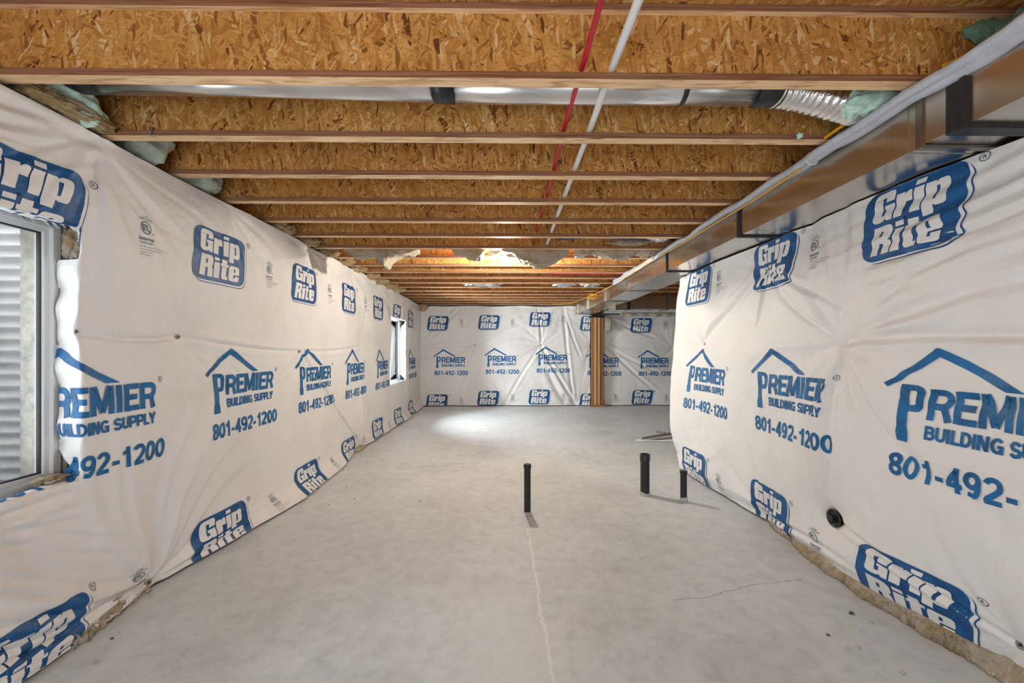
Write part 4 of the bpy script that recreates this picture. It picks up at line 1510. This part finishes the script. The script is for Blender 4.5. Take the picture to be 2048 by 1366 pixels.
# rolled up poly along the duct and the yellow cables
bm = bmesh.new()
pts = []
n = 150
for i in range(n + 1):
    y = .55 + 6.3 * i / n
    pts.append((1.760 + .008 * math.sin(y * 5.1) + .006 * math.sin(y * 13), y, 2.540 + .006 * math.sin(y * 7.3 + 1) + (.03 * max(0, 1.6 - y))))


def roll_r(i, th):
    return (.030 + .012 * math.sin(th * 2 + i * .03)) + .009 * noise.noise(Vector((i * .14, math.cos(th) * 1.5, math.sin(th) * 1.5))) + .006 * noise.noise(Vector((i * .5, math.cos(th) * 4, math.sin(th) * 4))) + (-.0 if i % 40 else -.006)


add_tube(bm, pts, .03, 18, roll_r)
e3 = tag(bm_obj('rolled_poly_sheet', bm, M['poly_roll'], None, True), 'long roll of milky plastic sheeting along the top edge of the duct', 'plastic sheeting')
for y in (2.37,):
    i = int((y - .55) / 6.3 * n)
    tube_obj('tie', [(pts[i][0] + .037 * math.cos(t), y + .004 * math.sin(t), pts[i][2] + .037 * math.sin(t)) for t in np.linspace(0, 2 * PI, 17)], .003, M['white_pvc'], e3, 6)

tag(tube_obj('yellow_cable', [(1.742, 2.45, 2.512), (1.748, 2.9, 2.497), (1.755, 3.4, 2.503), (1.75, 4.1, 2.498), (1.745, 4.9, 2.505), (1.75, 5.8, 2.50), (1.755, 6.6, 2.51), (1.73, 7.4, 2.50), (1.71, 8.0, 2.515), (1.66, 8.8, 2.53), (1.60, 9.5, 2.545), (1.52, 10.0, 2.55), (1.1, 10.2, 2.552)], .006, M['yellow_cable'], None, 8, 8), 'yellow cable running below the plastic roll along the duct to the far wall', 'cable')
bm = bmesh.new()
for k in range(5):
    pp = []
    for t in np.linspace(0, 1.6 * PI, 18):
        pp.append((1.70 + .06 * math.cos(t + k) + .015 * k, 8.4 + .22 * math.sin(t + k * .7), 2.50 + .02 * math.sin(2 * t + k) - .012 * k + .03))
    add_tube(bm, pp, .005, 6)
tag(bm_obj('yellow_cable', bm, M['yellow_cable'], None, True), 'tangled bundle of yellow cable tied near the far end of the duct', 'cable')
tag(tube_obj('yellow_cable', [(1.72, 2.25, 2.585), (1.74, 2.12, 2.60), (1.80, 2.02, 2.625), (1.90, 1.90, 2.66), (1.99, 1.82, 2.69)], .0085, M['yellow_cable'], None, 8, 8), 'yellow cable poking out of the green foam behind the nearest joist', 'cable')
tag(tube_obj('yellow_cable', [(1.82, 1.72, 2.625), (1.92, 1.70, 2.665), (2.02, 1.68, 2.69), (2.16, 1.62, 2.72)], .0075, M['yellow_cable'], None, 8, 8), 'short yellow cable in front of the nearest joist web, upper right', 'cable')

# ------------------------------------------------------------------ post at the far wall
e = empty('wood_post', (2.29, 10.53, 0), 'brown built-up wood post standing between the two far wall sheets', 'post')
for x0, x1, y0, y1, mt in ((-.145, -.085, -.03, .07, 'post'), (-.083, -.035, -.055, .07, 'post_pale'), (-.033, .010, -.05, .07, 'post'), (.012, .050, -.062, .07, 'post_pale'), (.052, .145, -.04, .07, 'post')):
    box_obj('ply', x0, x1, y0, y1, .045, 2.312, M[mt], e, .003)
box_obj('sole_plate', -.20, .22, -.07, .08, 0, .045, M['post'], e, .003)
box_obj('top_bracket', -.16, .17, -.085, .075, 2.245, 2.312, M['mastic'], e, .003)
o = batt_slab('insulation_tuft', 2.47, 2.60, 10.44, 10.53, 2.26, lambda t, s: 1.45 + .35 * abs(t - .5) + .2 * s, 4, M['fibre_white'], 14, 8, .035)
tag(o, 'ragged fibreglass strip hanging right of the wood post', 'insulation')
struct(box_obj('trim_back_ledge', 2.46, 5.04, 10.52, 10.64, 2.36, 2.44, M['vinyl'], None, .004))
o = batt_slab('insulation_strip', 2.9, 4.9, 10.50, 10.58, 2.37, lambda t, s: 2.30 + .03 * math.sin(t * 40), 9, M['fibre_white'], 80, 5, .02)
tag(o, 'crumpled insulation edge above the far right sheet below the ledge', 'insulation')

# ------------------------------------------------------------------ insulation showing under the sheets
def floor_strip(name, pts, wd, ht, seed, label):
    """lumpy strip on the floor along pts [(x, y)], width wd, height ht"""
    P = smooth_path([(x, y, 0) for x, y in pts], 70)
    bm = bmesh.new()
    n = 26
    rings = []
    for i, p in enumerate(P):
        t = (P[min(i + 1, len(P) - 1)] - P[max(i - 1, 0)]).normalized()
        s = Vector((t.y, -t.x, 0))
        ring_ = []
        en = math.sin(min(1, min(i, len(P) - 1 - i) / 24) * PI / 2)
        for k in range(n):
            th = PI * k / (n - 1)
            q = p + s * (wd * .5 * math.cos(th)) + Vector((0, 0, ht * max(0.0, math.sin(th)) ** .7 * (.35 + .65 * en)))
            d = noise.fractal(q * 26 + Vector((seed, 0, 0)), .5, 2.1, 5) * .014 + noise.noise(q * 6 + Vector((0, seed, 0))) * .024
            q += s * d * 1.2
            q.z = max(0.0, q.z + d * (1 if 0 < k < n - 1 else 0))
            ring_.append(bm.verts.new(q))
        rings.append(ring_)
    for a, b in zip(rings[:-1], rings[1:]):
        for k in range(n - 1):
            bm.faces.new((a[k], a[k + 1], b[k + 1], b[k]))
        bm.faces.new((a[n - 1], a[0], b[0], b[n - 1]))
    bm.faces.new(rings[0]); bm.faces.new(list(reversed(rings[-1])))
    bmesh.ops.recalc_face_normals(bm, faces=bm.faces[:])
    return tag(bm_obj(name, bm, M['fibre_floor'], None, True), label, 'insulation')


floor_strip('insulation_strip', [(2.19, 1.2), (2.19, 1.85), (2.15, 2.02), (2.12, 2.41), (2.125, 2.8), (2.20, 3.3), (2.24, 3.5)], .11, .105, 3, 'tan fibreglass edge showing under the right sheet')
floor_strip('insulation_strip', [(-2.19, 1.1), (-2.17, 1.7), (-2.17, 2.1), (-2.20, 2.5)], .15, .060, 8, 'tan fibreglass edge showing under the left sheet in the near corner')
floor_strip('insulation_strip', [(-2.19, 5.75), (-2.135, 6.0), (-2.13, 6.1), (-2.19, 6.35)], .10, .05, 12, 'yellow tan insulation bit poking out under the left sheet')
lump_obj('insulation_tuft', [((-2.205, 2.04, .812), (.05, .075, .020), 95)], M['fibre_floor'], 'white fluffy insulation tuft on the corner of the near window sill', 'insulation', amp=.5, freq=2.5)
lump_obj('insulation_tuft', [((-2.215, 2.155, 1.98), (.055, .022, .085), 96)], M['fibre_white'], 'pale insulation wad at the upper corner of the near window jamb', 'insulation', amp=.5, freq=2.5)


# ------------------------------------------------------------------ fasteners
def fastener(p, nrm, label, r=.017):
    e = empty('cap_fastener', p, label, 'fastener', 'washers pinning the sheets')
    e.rotation_euler = Vector(nrm).to_track_quat('Z', 'Y').to_euler()
    bm = bmesh.new()
    add_lathe(bm, [(0, -.002), (r, -.002), (r, .002), (r * .85, .0045), (r * .5, .003), (0, .003)], 20)
    bm_obj('washer', bm, M['cap_steel'], e, True)
    bm = bmesh.new()
    add_lathe(bm, [(r * .36, .003), (r * .36, .007), (r * .2, .009), (0, .009)], 10)
    bm_obj('nail_head', bm, M['mastic'], e, True)


def surf(pos, u, v):
    A = pos(np.array([[u, u + .01], [u, u + .01]]), np.array([[v, v], [v + .01, v + .01]]))
    return A[0, 0]


HF = {}


def on(pos, u, v, nrm):
    # sample with the whole sheet's extent so that the random wrinkles agree
    uu = np.array([us_ext[pos][0], u, us_ext[pos][1]]); vv = np.array([us_ext[pos][2], v, us_ext[pos][3]])
    U, V = np.meshgrid(uu, vv, indexing='ij')
    p = pos(U, V)[1, 1]
    return tuple(p + np.array(nrm) * .004)


us_ext = {left_pos: (.55, 10.68, -.075, 2.552), right_pos: (.62, 5.75, .02, 2.312), back_pos: (-2.27, 2.13, .02, 2.545), back2_pos: (2.46, 4.95, .02, 2.33)}
fastener(on(left_pos, 2.74, 1.525, (1, 0, 0)), (1, 0, 0), 'round grey washer pinning the left sheet at mid height, nearest full one')
fastener(on(left_pos, 2.13 - .03, 1.53, (1, 0, 0)), (1, .3, 0), 'grey washer pinning the left sheet at the edge of the near window', .011)
fastener(on(left_pos, 4.33, 1.42, (1, 0, 0)), (1, 0, 0), 'round grey washer pinning the left sheet at a printed roof peak')
fastener(on(left_pos, 2.52, -.03, (1, 0, 0)), (1, -.1, .2), 'round grey washer at the foot of the left sheet', .021)
fastener(on(right_pos, 1.72, .15, (-1, 0, 0)), (-1, 0, .2), 'round grey washer at the foot of the right sheet in the near corner', .019)
fastener(on(right_pos, 4.47, 1.50, (-1, 0, 0)), (-1, 0, 0), 'small washer pinning the right sheet at mid height near its far end', .012)
fastener(on(right_pos, 3.42, 2.10, (-1, 0, 0)), (-1, 0, 0), 'small washer pinning the right sheet through its upper middle blue logo', .011)
fastener(on(back_pos, -.83, 1.556, (0, -1, 0)), (0, -1, 0), 'small washer pinning the far sheet at mid height, left one', .020)
fastener(on(back_pos, .87, 1.55, (0, -1, 0)), (0, -1, 0), 'small washer pinning the far sheet at mid height, right one', .020)


# cleanout plug in the right wall
px_ = on(right_pos, 2.66, .375, (-1, 0, 0))[0]
py_, pz_ = on(right_pos, 2.60, .375, (-1, 0, 0))[1:]
e = empty('cleanout_plug', (px_ + .004, py_, pz_), 'black plastic cleanout plug poking through the right sheet', 'pipe fitting')
e.rotation_euler = Vector((-1, 0, 0)).to_track_quat('Z', 'Y').to_euler()
bm = bmesh.new()
add_lathe(bm, [(.048, -.12), (.048, .016), (.056, .016), (.057, .020), (.052, .024), (.046, .023), (.044, .006), (.0, .006)], 28)
bm_obj('fitting_rim', bm, M['abs_plain'], e, True)
bm = bmesh.new()
add_lathe(bm, [(.044, .006), (.044, .012), (.040, .014), (0, .014)], 28)
bm_obj('plug', bm, M['abs_plain'], e, False)
box_obj('square_head', -.02, .02, -.02, .02, .012, .045, M['abs_plain'], e, .003)


# stub pipes in the floor
def stub(x, y, r, h, cap_h, label, collar_r, tilt=0, collar_h=.012, open_top=False):
    e = empty('drain_stub_pipe', (x, y, 0), label, 'pipe', 'black stub pipes in the floor')
    e.rotation_euler = (0, tilt, 0)
    bm = bmesh.new()
    add_lathe(bm, [(0, 0), (r, 0), (r, h - .008), (0, h - .008)], 28)
    o = bm_obj('pipe', bm, M['abs'], e, True); o.data.set_sharp_from_angle(angle=.7)
    bm = bmesh.new()
    if open_top:
        add_lathe(bm, [(r, h - cap_h), (r + .005, h - cap_h), (r + .006, h - .004), (r + .003, h), (r - .008, h), (r - .01, h - .02), (0, h - .024)], 28)
    else:
        add_lathe(bm, [(r, h - cap_h), (r + .004, h - cap_h), (r + .0045, h - .005), (r, h), (0, h + .001)], 28)
    o = bm_obj('cap', bm, M['abs_plain'], e, True); o.data.set_sharp_from_angle(angle=.7)
    bm = bmesh.new()
    add_lathe(bm, [(r - .002, 0), (collar_r, 0), (collar_r * .97, collar_h * .8), (collar_r * .93, collar_h), (r - .002, collar_h)], 28)
    for v in bm.verts:
        v.co.z = max(0, v.co.z + (.5 * collar_h * noise.noise(v.co * 30) if v.co.z > .001 else 0))
    bm_obj('collar', bm, M['grout'], e, True)
    return e


def gp(px, py):
    """floor point under a pixel of the 2048 wide frame"""
    zc = F * EYE / (py - 699); xc = (px - 1024) / F * zc
    return xc * math.cos(YAW) + zc * math.sin(YAW), zc * math.cos(YAW) - xc * math.sin(YAW)


x, y = gp(1055, 1026); stub(x, y + .02, .0300, .426, .034, 'thin tall black stub pipe, left one in the floor, standing apart', .036, 0, .010)
x, y = gp(1292, 992); stub(x, y + .03, .0445, .405, .062, 'thick black stub pipe, middle one of the three in the floor', .050, 0, .028, True)
x, y = gp(1369, 1005); stub(x, y + .02, .0300, .300, .034, 'short black stub pipe nearest the right sheet', .037, 0, .045)

# white tube and grey conduits from the slab, floor cover
x0, y0 = gp(1271, 881); x1, y1 = gp(1336, 887)
e = tag(tube_obj('white_tube', [(x0, y0, .006), (x0 + .12, y0 - .06, .012), (x0 + .32, y0 - .12, .020), (x1 + .15, y1, .05), (x1 + .35, y1 + .05, .06)], .011, M['white_pvc'], None, 10, 8), 'white tube coming out of the floor by the right sheet end', 'tube')
a = gp(1283, 878); b = gp(1345, 866)
tag(tube_obj('grey_conduit', [(a[0], a[1], .016), (a[0] + .2, a[1] + .12, .016), (b[0] + .2, b[1] + .05, .016)], .016, M['cable_grey'], None, 10, 6), 'grey conduit on the floor behind the white tube', 'conduit')
a = gp(1300, 882); b = gp(1345, 875)
tag(tube_obj('grey_conduit', [(a[0], a[1], .012), (a[0] + .2, a[1] + .10, .012), (b[0] + .2, b[1] + .05, .012)], .011, M['cable_grey'], None, 10, 6), 'thin grey conduit between the white tube and the thicker conduit', 'conduit')
a = gp(1321, 865)
bm = bmesh.new()
add_lathe(bm, [(0, 0), (.085, 0), (.085, .006), (.070, .009), (.068, .006), (0, .006)], 28, Matrix.Translation((a[0], a[1], 0)))
tag(bm_obj('floor_cover', bm, M['cable_grey'], None, True), 'round grey cover set in the floor near the conduits', 'floor cover')

# crumbs on the floor
for k, (px, py, r, dk, lab) in enumerate(((635, 977, .016, 1, 'dark crumb on the floor beside the left sheet foot'), (658, 1010, .010, 0, None), (693, 975, .010, 0, None), (709, 998, .007, 1, None), (840, 1003, .008, 1, None),
                                          (1703, 1228, .013, 1, 'dark flat crumb on the floor near the right sheet'), (1741, 1246, .010, 0, None), (1656, 1271, .009, 1, None), (1716, 1295, .011, 0, None), (1695, 1300, .007, 0, None),
                                          (1804, 1346, .012, 0, 'pale crumb on the floor in the lower right corner'), (224, 1278, .008, 1, 'tiny dark crumb on the floor near the left foot washer'), (195, 1325, .009, 0, None), (300, 1192, .012, 0, None), (760, 865, .010, 0, None))):
    x, y = gp(px, py)
    bm = bmesh.new()
    lumpy(bm, (0, 0, 0), (r, r * .8, r * .5), k + 200, .4, 1.4, 2)
    o = bm_obj('concrete_crumb', bm, M['crumb_dark' if dk else 'crumb'], None, True)
    o.location = (x, y, r * .38)
    tag(o, lab or 'small crumb of debris lying on the concrete floor', 'crumb', 'crumbs on the floor')
